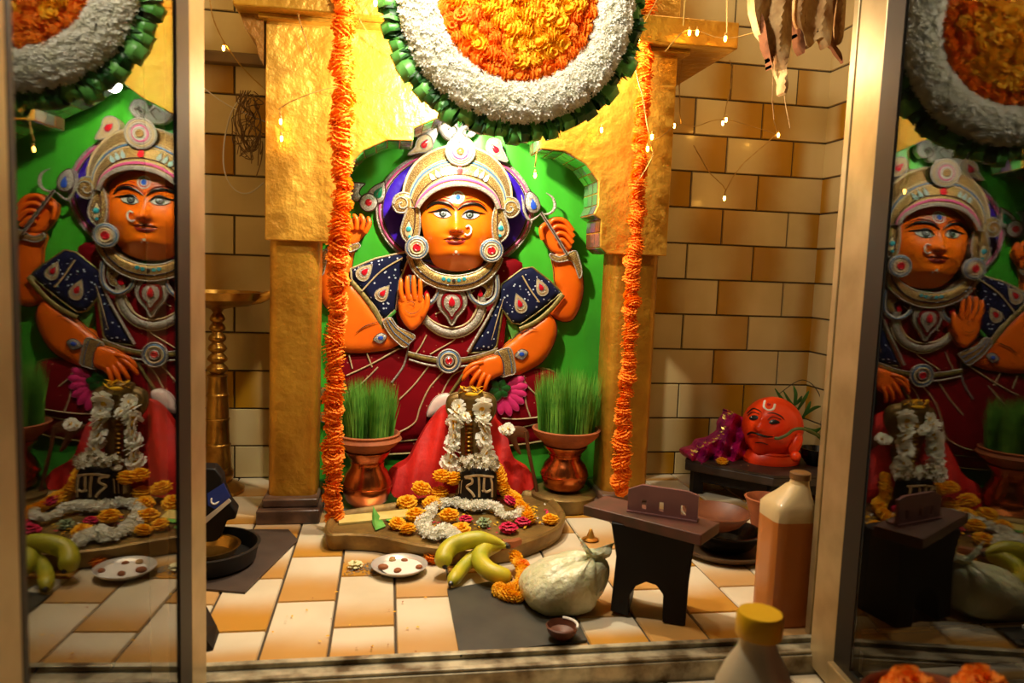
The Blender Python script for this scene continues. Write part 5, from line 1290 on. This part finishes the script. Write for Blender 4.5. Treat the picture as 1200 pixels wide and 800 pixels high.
hL, hR = G(735, 599, base_z), G(817, 612, base_z); hd_ = (hR-hL).normalized(); hn = Vector((hd_.y, -hd_.x, 0))
if hn.y > 0: hn = -hn
hh = onplane(780, 572, hL, hn).z-base_z; hw = (hR-hL).length
ih = thing('incense_holder', 'purple-brown slotted plate standing upright on the wooden plank', 'incense holder', (hL+hR)/2)
def hp(u, v): q = hL+hd_*hw*u; return Vector((q.x, q.y, base_z+hh*v))
cols_ = [0, .20, .27, .45, .52, .76, .84, 1]
m = MB()
for i in range(len(cols_)-1):
    u0, u1 = cols_[i], cols_[i+1]; slot = i in (1, 3, 5)
    tp = lambda u: 1-.22*max(0, 1-u*7)-.10*max(0, (u-.86)*7)
    if slot:
        m.prism([hp(u0, 0), hp(u1, 0), hp(u1, .18), hp(u0, .18)], -hn*.006); m.prism([hp(u0, .5), hp(u1, .5), hp(u1, tp(u1)), hp(u0, tp(u0))], -hn*.006)
    else: m.prism([hp(u0, 0), hp(u1, 0), hp(u1, tp(u1)), hp(u0, tp(u0))], -hn*.006)
obj('slotted_plate', m, m_purpmet, ih, sm_=False)
m = MB(); q = [hp(0, 0), hp(1, 0)]; m.prism([q[0]+hn*.004, q[1]+hn*.004, q[1]-hn*.02, q[0]-hn*.02], (0, 0, .003)); obj('foot_plate', m, m_purpmet, ih, sm_=False)

# ---- black tray and bowls, right
tc_ = G(852, 650, 0); tc_.y += .02
m = MB(); m.lathe([(0, .0), (.078, .0), (.095, .010), (.100, .018), (.096, .019), (.088, .010), (.075, .004), (0, .004)], (tc_.x, tc_.y, .0), 48); tag(obj('metal_tray', m, mat('dull_brown_metal', (92, 70, 48), .4, .5)), 'round dark metal tray on the floor right of the stool', 'tray')
m = MB(); m.lathe([(0, 0), (.040, 0), (.058, .012), (.072, .034), (.074, .044), (.070, .044), (.055, .016), (0, .008)], (tc_.x+.004, tc_.y+.004, .005), 44); tag(obj('black_bowl', m, m_blackm), 'glossy black bowl sitting in the dark metal tray', 'bowl')
cz = .052; cb_ = at(838, 600, tc_.y); m = MB(); m.lathe([(0, 0), (.030, 0), (.050, .012), (.068, .032), (.070, .037), (.065, .038), (.048, .018), (0, .010)], (tc_.x-.026, tc_.y-.012, .056), 44)
tag(obj('clay_saucer', m, m_clayd), 'wide brown clay saucer resting on the glossy black bowl', 'saucer')
c2_ = at(893, 586, 1.56); zc_ = .062; 
m = MB(); m.lathe([(0, 0), (.026, 0), (.030, .01), (.045, c2_.z-.004), (.050, c2_.z+.006), (.045, c2_.z+.008), (.036, c2_.z-.004), (.02, .02), (0, .02)], (c2_.x+.012, 1.56, .0), 40); tag(obj('clay_cup', m, m_clay), 'deep red clay cup beside the plastic bottle, below the orange head', 'cup')

# ---- dark table and orange head, back right
tz = .085
tq = [G(803, 546, tz), G(808, 528, tz), G(968, 536, tz), G(960, 590, tz), G(900, 578, tz)]
q0 = Vector((G(803, 546, tz).x, 1.80, 0)); 
tb = thing('low_table', 'low dark wooden table in the back right corner', 'table', (.98, 1.86, 0))
m = MB(); cA = at(803, 545, 1.84); 
tp_ = [Vector((at(803, 540, 1.86).x, 1.86, tz)), Vector((at(812, 540, 2.0).x, 2.005, tz)), Vector((1.215, 2.005, tz)), Vector((1.215, 1.70, tz)), Vector((at(905, 585, 1.70).x, 1.70, tz))]
m.prism(tp_, (0, 0, -.022)); obj('table_top', m, m_wood, tb, bevel=.003)
m = MB(); m.prism([p+Vector((0, 0, .006))+(Vector((1.0, 1.87, tz))-p)*.0 for p in tp_], (0, 0, -.006)); obj('rim', m, m_wood, tb)
for k, p in enumerate(tp_):
    if k == 4: pass
    p = p+(Vector((1.05, 1.88, tz))-p)*.14; m = MB(); m.bb((p.x-.014, p.y-.014, 0), (p.x+.014, p.y+.014, tz-.02)); obj('leg', m, m_blackw, tb, bevel=.002)
m = MB(); in_ = [p+(Vector((1.05, 1.88, tz))-p)*.10 for p in tp_]; m.prism([Vector((p.x, p.y, tz-.021)) for p in in_], (0, 0, -.030)); obj('apron', m, m_blackw, tb)
TT = tz+.006
# head
hY_ = 1.84; hc = at(905, 500, hY_); sx_ = (at(914, 503, hY_)-hc).length/10
ER = Vector((33.5*sx_, 33*sx_, 34*sx_))
def headhit(x, y, lift=0):
    d = ray(x, y); o = EYE-hc; e = ER*1.0; 
    a = sum((d[i]/e[i])**2 for i in range(3)); b = 2*sum(o[i]*d[i]/e[i]**2 for i in range(3)); c = sum((o[i]/e[i])**2 for i in range(3))-1; D = b*b-4*a*c
    t = (-b-math.sqrt(max(D, 0)))/(2*a); p = EYE+d*t; n_ = Vector([(p-hc)[i]/e[i]**2 for i in range(3)]).normalized(); return p+n_*lift
hb = thing('orange_bust', 'orange painted head with black moustache and crescent mark, on the low dark table', 'bust', (hc.x, hc.y, TT))
bpy_bm = bmesh.new(); bmesh.ops.create_icosphere(bpy_bm, subdivisions=5, radius=1)
fd = (headhit(890, 500)-hc)            # where the face points
vs = []
nose_c = headhit(890, 501); mou = headhit(891, 515); chin_c = headhit(890, 528); e1 = headhit(884, 490); e2 = headhit(907, 495); ear_c = headhit(934, 512)
def g3(p, c, s_): return math.exp(-((p-c).length/s_)**2)
for v in bpy_bm.verts:
    n_ = v.co.copy(); p = hc+Vector((n_.x*ER.x, n_.y*ER.y, n_.z*ER.z))
    h = .014*g3(p, nose_c, .011)+.008*g3(p, headhit(893, 492), .008)-.0035*g3(p, e1, .012)-.0035*g3(p, e2, .012)+.005*g3(p, mou, .018)+.010*g3(p, chin_c, .018)+.004*g3(p, headhit(896, 484), .02)
    if n_.z < -.3: k = (-n_.z-.3)/.7; p.x += (n_.x)*.008*k
    v.co = p+n_*h
bpy_bm.faces.ensure_lookup_table(); 
m = MB().add([v.co.copy() for v in bpy_bm.verts], [tuple(v.index for v in f.verts) for f in bpy_bm.faces]); bpy_bm.free()
hm = obj('head', m, m_vermil, hb)
ct = Vector((hc.x+.004, hc.y, 0)); zneck = at(904, 531, hY_-.05).z
m = MB(); m.lathe([(0, TT), (.074, TT), (.076, TT+.010), (.066, TT+.026), (.052, zneck-.006), (.050, zneck+.01)], ct, 36, sy=.8); m.tube([(ct.x+.055*math.cos(t), ct.y+.050*math.sin(t), zneck-.006) for t in [2*PI*i/32 for i in range(32)]], .006, 8, closed=True); obj('shoulders', m, m_vermil, hb)
ec = headhit(931, 519, .004); m = MB(); m.ball(ec, (.016, .014, .030), 18, 0, Matrix.Rotation(.35, 3, 'Y')); m.ball(ec+Vector((-.004, -.01, -.03)), (.014, .014, .014), 14); obj('ear', m, m_vermil, hb)
for (x, y), s_ in (((884, 489), 1), ((907, 494), 1)):
    m = MB(); pts = [headhit(x-6, y+1, .001), headhit(x-2, y-2.5, .001), headhit(x+3, y-2, .001), headhit(x+7, y+1, .001), headhit(x+2, y+2.5, .001), headhit(x-3, y+3, .001)]
    ce = headhit(x, y, .0035); pp = smooth(pts_t(pts), 4, True); nP = len(pp); m.add([ce]+pp, [(0, i+1, (i+1) % nP+1) for i in range(nP)]); o = obj('eye', m, m_black, hm)
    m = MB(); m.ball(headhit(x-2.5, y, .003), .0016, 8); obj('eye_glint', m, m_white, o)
    m = MB(); m.tube([Vector(p) for p in smooth(pts_t([headhit(x-7, y-2, .002), headhit(x-1, y-6, .002), headhit(x+8, y-2.5, .002)]), 5)], .0011, 5); m.tube([Vector(p) for p in smooth(pts_t([headhit(x-8, y-6+(2 if x < 890 else -3), .002), headhit(x-1, y-10, .002), headhit(x+7, y-7, .002), headhit(x+12, y-2, .002)]), 5)], [.0006]+[.0017]*13+[.0006]*2, 5); obj('brow', m, m_dark, hm)
m = MB(); m.tube([Vector(p) for p in smooth(pts_t([headhit(877, 509, .004), headhit(883, 506, .010), headhit(890, 507, .013), headhit(898, 510, .010), headhit(906, 511, .006)]), 5)], [.001, .002, .003, .003, .003, .003, .0026, .0024, .0024, .0024, .003, .003, .003, .003, .003, .003, .0028, .0024, .002, .0016, .001][:21], 8); obj('moustache', m, m_black, hm)
m = MB(); m.tube([Vector(p) for p in smooth(pts_t([headhit(896.5, 470, .001), headhit(895.5, 477, .001), headhit(900, 481, .001), headhit(906, 479.5, .001), headhit(908, 474, .001)]), 6)], .0032, 8); obj('crescent_mark', m, m_white, hm)
m = MB(); m.ball(headhit(901, 474, .0), .0052, 12); obj('red_dot', m, m_red, hm)
m = MB(); m.tube([Vector(p) for p in smooth(pts_t([headhit(886, 518, .003), headhit(892, 517, .006), headhit(900, 520, .003)]), 5)], .0012, 6); obj('mouth_line', m, m_dark, hm)
# leaves: one strand across the cheek, spray behind
sp = thing('leaf_spray', 'spray of dark green leaves behind and across the orange head', 'leaves', (hc.x+.07, hc.y+.02, TT))
m = MB(); m.tube([Vector(p) for p in smooth(pts_t([headhit(907, 512, .006), headhit(912, 512, .009), headhit(920, 508, .012), at(929, 504, hY_-.085), at(938, 502, hY_-.088), at(950, 505, hY_-.075), at(960, 511, hY_-.05)]), 5)], [.001]+[.004]*29+[.002], 8, flat=.5); obj('leaf_strand', m, mat('grey_green', (86, 100, 52), .5), sp)
R = random.Random(6)
for x0_, y0_, x1_, y1_, b_ in ((925,478,903,466,-3),(930,480,930,452,3),(932,485,948,458,4),(938,490,962,476,4),(935,480,918,458,-4),(940,500,964,500,-3),(938,495,950,470,4),(930,476,940,464,2),(945,505,966,520,3),(928,474,908,455,-5)):
    a, b = at(x0_, y0_, hY_+.03), at(x1_, y1_, hY_+.03+R.uniform(-.03, .02)); mid_ = (a+b)/2+Vector((.0, -.01, b_*.003)); p = [Vector(q) for q in smooth(pts_t([a, mid_, b]), 5)]
    m = MB(); n_ = len(p); m.tube(p, [.001+.0048*math.sin(PI*min(.97, max(.04, i/(n_-1)))) for i in range(n_)], 6, flat=.3); obj('leaf', m, m_leaf, sp)
m = MB(); m.tube([Vector(q) for q in smooth(pts_t([at(912, 462, 1.95), at(940, 445, 1.97), at(960, 462, 1.97), at(962, 500, 1.95)]), 6)], .0012, 5); obj('thin_stem', m, m_black, sp)
# magenta cloth
mY = 1.87
m = MB(); m.relief(sm([(812,541),(814,530),(828,522),(843,514),(849,500),(851,488),(860,484),(872,490),(877,498),(876,515),(879,535),(877,549),(855,550),(835,545)], 4), mY+.05, step=3, yf=lambda x, y: mY-.012*math.sin(x*.35+y*.12)-.008*math.sin(x*.2-y*.3)-.0012*(y-490)*.4)
cl = thing('magenta_cloth', 'magenta shiny cloth heap with gold tinsel edge left of the orange head', 'cloth', (at(845, 540, mY).x, mY, TT)); obj('cloth', m, m_magcl, cl)
m = MB(); R = random.Random(3)
for seg_ in ([(812,532),(822,520),(840,514),(847,502),(850,486),(858,482)], [(870,547),(890,550),(905,552),(915,548)]):
    for x, y in smooth(seg_, 7):
        c = at(x+R.uniform(-2, 2), y+R.uniform(-3, 3), mY-.04 if y < 540 else mY-.075); d = Vector((R.uniform(-1, 1), R.uniform(-1, 1), R.uniform(-1, 1))).normalized()*.006; e = d.orthogonal().normalized()*.003; m.add([c-d, c+e, c+d, c-e], [(0, 1, 2, 3)])
obj('tinsel_edge', m, m_tinsel, cl, sm_=False)
flower('single yellow marigold on the magenta cloth', 846, 540, TT, me_my, .0155)
m = MB(); kc = at(948, 525, 1.80); m.lathe([(0, 0), (.02, 0), (.036, .02), (.040, .045), (.036, .045), (.02, .02), (0, .02)], (kc.x+.02, 1.80, TT), 30); tag(obj('dark_pot', m, m_blackm), 'small dark pot at the right end of the low table', 'pot')

# ---- plastic bottle with brown liquid, inside the right jamb
jc = Vector((.674, 1.150, 0)); pb = thing('plastic_bottle', 'square milky plastic bottle of brown liquid standing against the right door frame', 'bottle', (jc.x, jc.y, 0))
zsh = at(925, 590, jc.y).z; ztp = at(940, 566, jc.y).z; zlq = at(925, 605, jc.y).z
def rsq(r, k=4, n=32):
    o = []
    for i in range(n):
        a = 2*PI*i/n; c_, s_ = math.cos(a), math.sin(a); f = (abs(c_)**k+abs(s_)**k)**(-1/k); o.append((r*f*c_, r*f*s_))
    return o
def sq_lathe(prof, c, mb, mi=0):
    V = []; F = []; n = 32
    for r, z, k in prof: V += [(c.x+x+(w_-r)*.9 if z > zlq else c.x+x, c.y+y, z) for x, y in rsq(r, k)]
    for j in range(len(prof)-1):
        for i in range(n): F.append((j*n+i, j*n+(i+1) % n, (j+1)*n+(i+1) % n, (j+1)*n+i))
    F.append(tuple(range(n))[::-1]); F.append(tuple((len(prof)-1)*n+i for i in range(n))); mb.add(V, F, mi)
w_ = .0365
m = MB(); sq_lathe([(w_*.96, 0, 6), (w_, .006, 6), (w_, zlq, 6)], jc, m); obj('liquid', m, m_liquid, pb)
m = MB(); sq_lathe([(w_, zlq, 6), (w_*1.0, zsh-.002, 6), (w_*.9, zsh+.008, 4), (w_*.70, ztp-.016, 3), (w_*.55, ztp-.004, 2), (.016, ztp, 2), (.015, ztp+.008, 2)], jc, m); obj('neck', m, m_bottle, pb)
m = MB(); m.lathe([(0, 0), (.017, 0), (.017, .010), (.014, .012), (0, .012)], (jc.x+.0195, jc.y, ztp+.008), 24); obj('cap', m, mat('dull_cap', (120, 84, 44), .5), pb)

# ---- things in front, outside the track
fY = .66; fc = at(890, 730, fY); ztopc = at(890, 717, fY).z; zcap = at(890, 741, fY).z
wbx = thing('water_bottle', 'translucent bottle with a yellow screw cap in the near foreground', 'bottle', (fc.x, fY, -.027))
m = MB(); sc1 = (at(915, 730, fY)-at(865, 730, fY)).length/2
m.lathe([(0, -.027), (.036, -.027), (.040, -.02), (.040, zcap-.075), (.038, zcap-.055), (.030, zcap-.035), (.020, zcap-.018), (sc1*.72, zcap-.006), (sc1*.72, zcap+.004)], (fc.x, fY, 0), 40); obj('bottle_body', m, mat('cloudy_plastic', (226, 212, 178), .3, trans=.15, coat=.3), wbx)
m = MB(); m.lathe([(0, zcap-.002), (sc1*.98, zcap-.002), (sc1, zcap+.002), (sc1, ztopc-.004), (sc1*.92, ztopc), (0, ztopc)], (fc.x, fY, 0), 32)
obj('cap', m, m_oilcap, wbx)
# basket of marigolds in front of the right door
bk0 = at(1105, 800, .56)
bs = thing('flower_basket', 'cane basket of orange marigolds at the bottom right corner', 'basket', (bk0.x, .56, -.027))
m = MB(); zr = bk0.z-.03; m.lathe([(0, -.027), (.045, -.027), (.050, .0), (.062, zr), (.066, zr+.006), (.060, zr), (.045, 0), (0, .0)], (bk0.x, .56, 0), 36); obj('basket_body', m, m_clay, bs)
for x, y, lb in ((1066, 795, 'orange marigold head at the bottom edge, left of the two'), (1150, 793, 'orange marigold head at the bottom edge, right of the two')):
    c = at(x, y+12, .545); g = thing('marigold', lb, 'marigold', (c.x, c.y, c.z-.012)); inst('petals', me_mo[0], g, c, (.2, 0, 0), .0215)
its = []
R = random.Random(5)
for k in range(24):
    a = R.uniform(0, 6.3); q = R.uniform(0, .042); its.append((me_mo[k % 3], Vector((q*math.cos(a), q*math.sin(a), zr+.027-.004+R.uniform(-.01, .003))), Euler((0, 0, k)), .017, 0))
merge_inst('marigold_filling', its, [m_mariO], bs)

# ---- left: pan with brass bowl, black case, mat, black slab
q = [Vector((p.x, p.y, .004)) for p in (G(238, 692, 0), G(287, 696, 0), G(349, 634, 0), G(338, 622, 0), G(240, 622, 0))]
m = MB(); m.prism(q, (0, 0, -.004)); tag(obj('door_mat', m, mat('dark_mat', (74, 58, 48), .6, var=.3, vscale=20)), 'dark brown sheet on the floor under the black pan', 'mat')
pc_ = G(240, 668, 0); pcx, pcy = at(248, 640, 1.44).x-.012, 1.455
pn = thing('black_pan', 'round black pan holding a brass bowl, left of the marigold garland', 'pan', (pcx, pcy, .004))
m = MB(); m.lathe([(0, 0), (.080, 0), (.088, .006), (.094, .034), (.097, .037), (.091, .038), (.084, .010), (0, .006)], (pcx, pcy, .004), 48); obj('pan', m, mat('pan_black', (30, 27, 24), .45, .3), pn)
m = MB(); m.lathe([(0, 0), (.030, 0), (.050, .012), (.060, .028), (.062, .030), (.057, .029), (.045, .012), (0, .006)], (pcx+.0, pcy-.005, .0105), 40); tag(obj('brass_bowl', m, m_brass), 'shallow brass bowl lying in the black pan', 'bowl')
cc = at(253, 594, 1.50); rot = Matrix.Rotation(.10, 3, 'Z') @ Matrix.Rotation(math.radians(-28), 3, 'Y')
# slanted black case leaning in the pan
cs = thing('black_case', 'black case with a blue patch, white crescent and silver strip, leaning in the black pan', 'case', (cc.x, 1.50, .012))
def cpt(u, v, w=0):   # local axes of case
    return cc+rot @ Vector((u, w, v))
def ip(x, y): # pixel on the case's front plane
    n_ = rot @ Vector((0, -1, 0)); return onplane(x, y, cc, n_)
def cslab(poly, off_, th, mt, name, par, bev=0):
    n_ = rot @ Vector((0, -1, 0)); m = MB(); m.prism([ip(x, y)+n_*off_ for x, y in poly], -n_*th); return obj(name, m, mt, par, sm_=bool(bev), bevel=bev)
cslab([(228,548),(252,549),(261,560),(262,572),(270,590),(278,600),(276,608),(266,610),(262,622),(252,640),(232,650),(222,640)], 0, .045, m_blackw, 'case_body', cs, .003)
pt_ = cslab([(243,578),(262,566),(270,582),(252,596),(244,592)], .001, .003, m_blue, 'blue_patch', cs)
n_ = rot @ Vector((0, -1, 0)); m = MB(); m.tube([Vector(p)+n_*.0015 for p in smooth(pts_t([ip(248, 583), ip(248, 588), ip(252, 590), ip(257, 587)]), 5)], [.0006]+[.0018]*13+[.0006]*2, 6); obj('crescent', m, m_white, pt_)
cslab([(238,608),(268,584),(271,587),(241,613)], .002, .004, m_steel, 'silver_strip', cs)
q0_ = G(236, 762, .004); m = MB()
s0 = [G(234, 764, .0015), G(250, 761, .0015), G(257, 741, .0015), G(238, 735, .0015)]
V = [Vector(p) for p in s0]; tpz = at(239, 703, s0[3].y).z; V2 = [V[0]+Vector((0, 0, tpz*.8)), V[1]+Vector((-.012, 0, .02)), V[2]+Vector((-.004, 0, .012)), V[3]+Vector((0, 0, tpz))]
m.add(V+V2, [(0, 1, 2, 3)[::-1], (4, 5, 6, 7), (0, 1, 5, 4), (1, 2, 6, 5), (2, 3, 7, 6), (3, 0, 4, 7)]); tag(obj('black_wedge', m, m_blackw, sm_=False), 'black wedge-shaped corner of a box by the left door frame', 'box')
m = MB(); c = G(692, 631, 0.004); m.lathe([(0, 0), (.016, 0), (.018, .003), (.010, .006), (.006, .016), (.003, .024), (0, .026)], c+Vector((0, 0, -.003)), 20); m.tube([c+Vector((-.006, 0, .004)), c+Vector((-.022, -.01, .003)), c+Vector((-.030, -.03, .002))], [.003, .002, .001], 6)
tag(obj('brass_trinket', m, mat('bright_brass', (216, 160, 70), .3, .8)), 'tiny brass ornament on the pale tile right of the platform', 'ornament')
# ================================================================ LIGHT
def point(name, loc, power, r, c):
    l = bpy.data.lights.new(name, 'POINT'); l.energy = power; l.shadow_soft_size = r; l.color = c
    o = bpy.data.objects.new(name, l); o.location = loc; COL.objects.link(o); return o
point('bulb_light', at(535, 80, 1.55), 20, .015, (1, .88, .66))
point('bulb_light', at(552, 126, 1.71), 2.4, .015, (1, .93, .80))
point('bulb_light', at(690, 60, 1.62), 5, .02, (1, .80, .50))
point('ceiling_bulb_light', (.08, 1.13, 1.22), 17.5, .05, (1, .90, .74))
point('ceiling_bulb_light', (.78, 1.55, 1.45), 2, .05, (1, .78, .5))
w = bpy.data.worlds.new('room'); sc.world = w; w.use_nodes = True
w.node_tree.nodes['Background'].inputs[0].default_value = (.10, .075, .05, 1); w.node_tree.nodes['Background'].inputs[1].default_value = .25
sc.view_settings.view_transform = 'Standard'; sc.view_settings.look = 'None'; sc.view_settings.exposure = .25; sc.view_settings.gamma = 1; sc.view_settings.use_curve_mapping = False
sc.cycles.max_bounces = 8; sc.cycles.caustics_reflective = False; sc.cycles.caustics_refractive = False; sc.cycles.sample_clamp_indirect = 4
sc.cycles.use_denoising = True
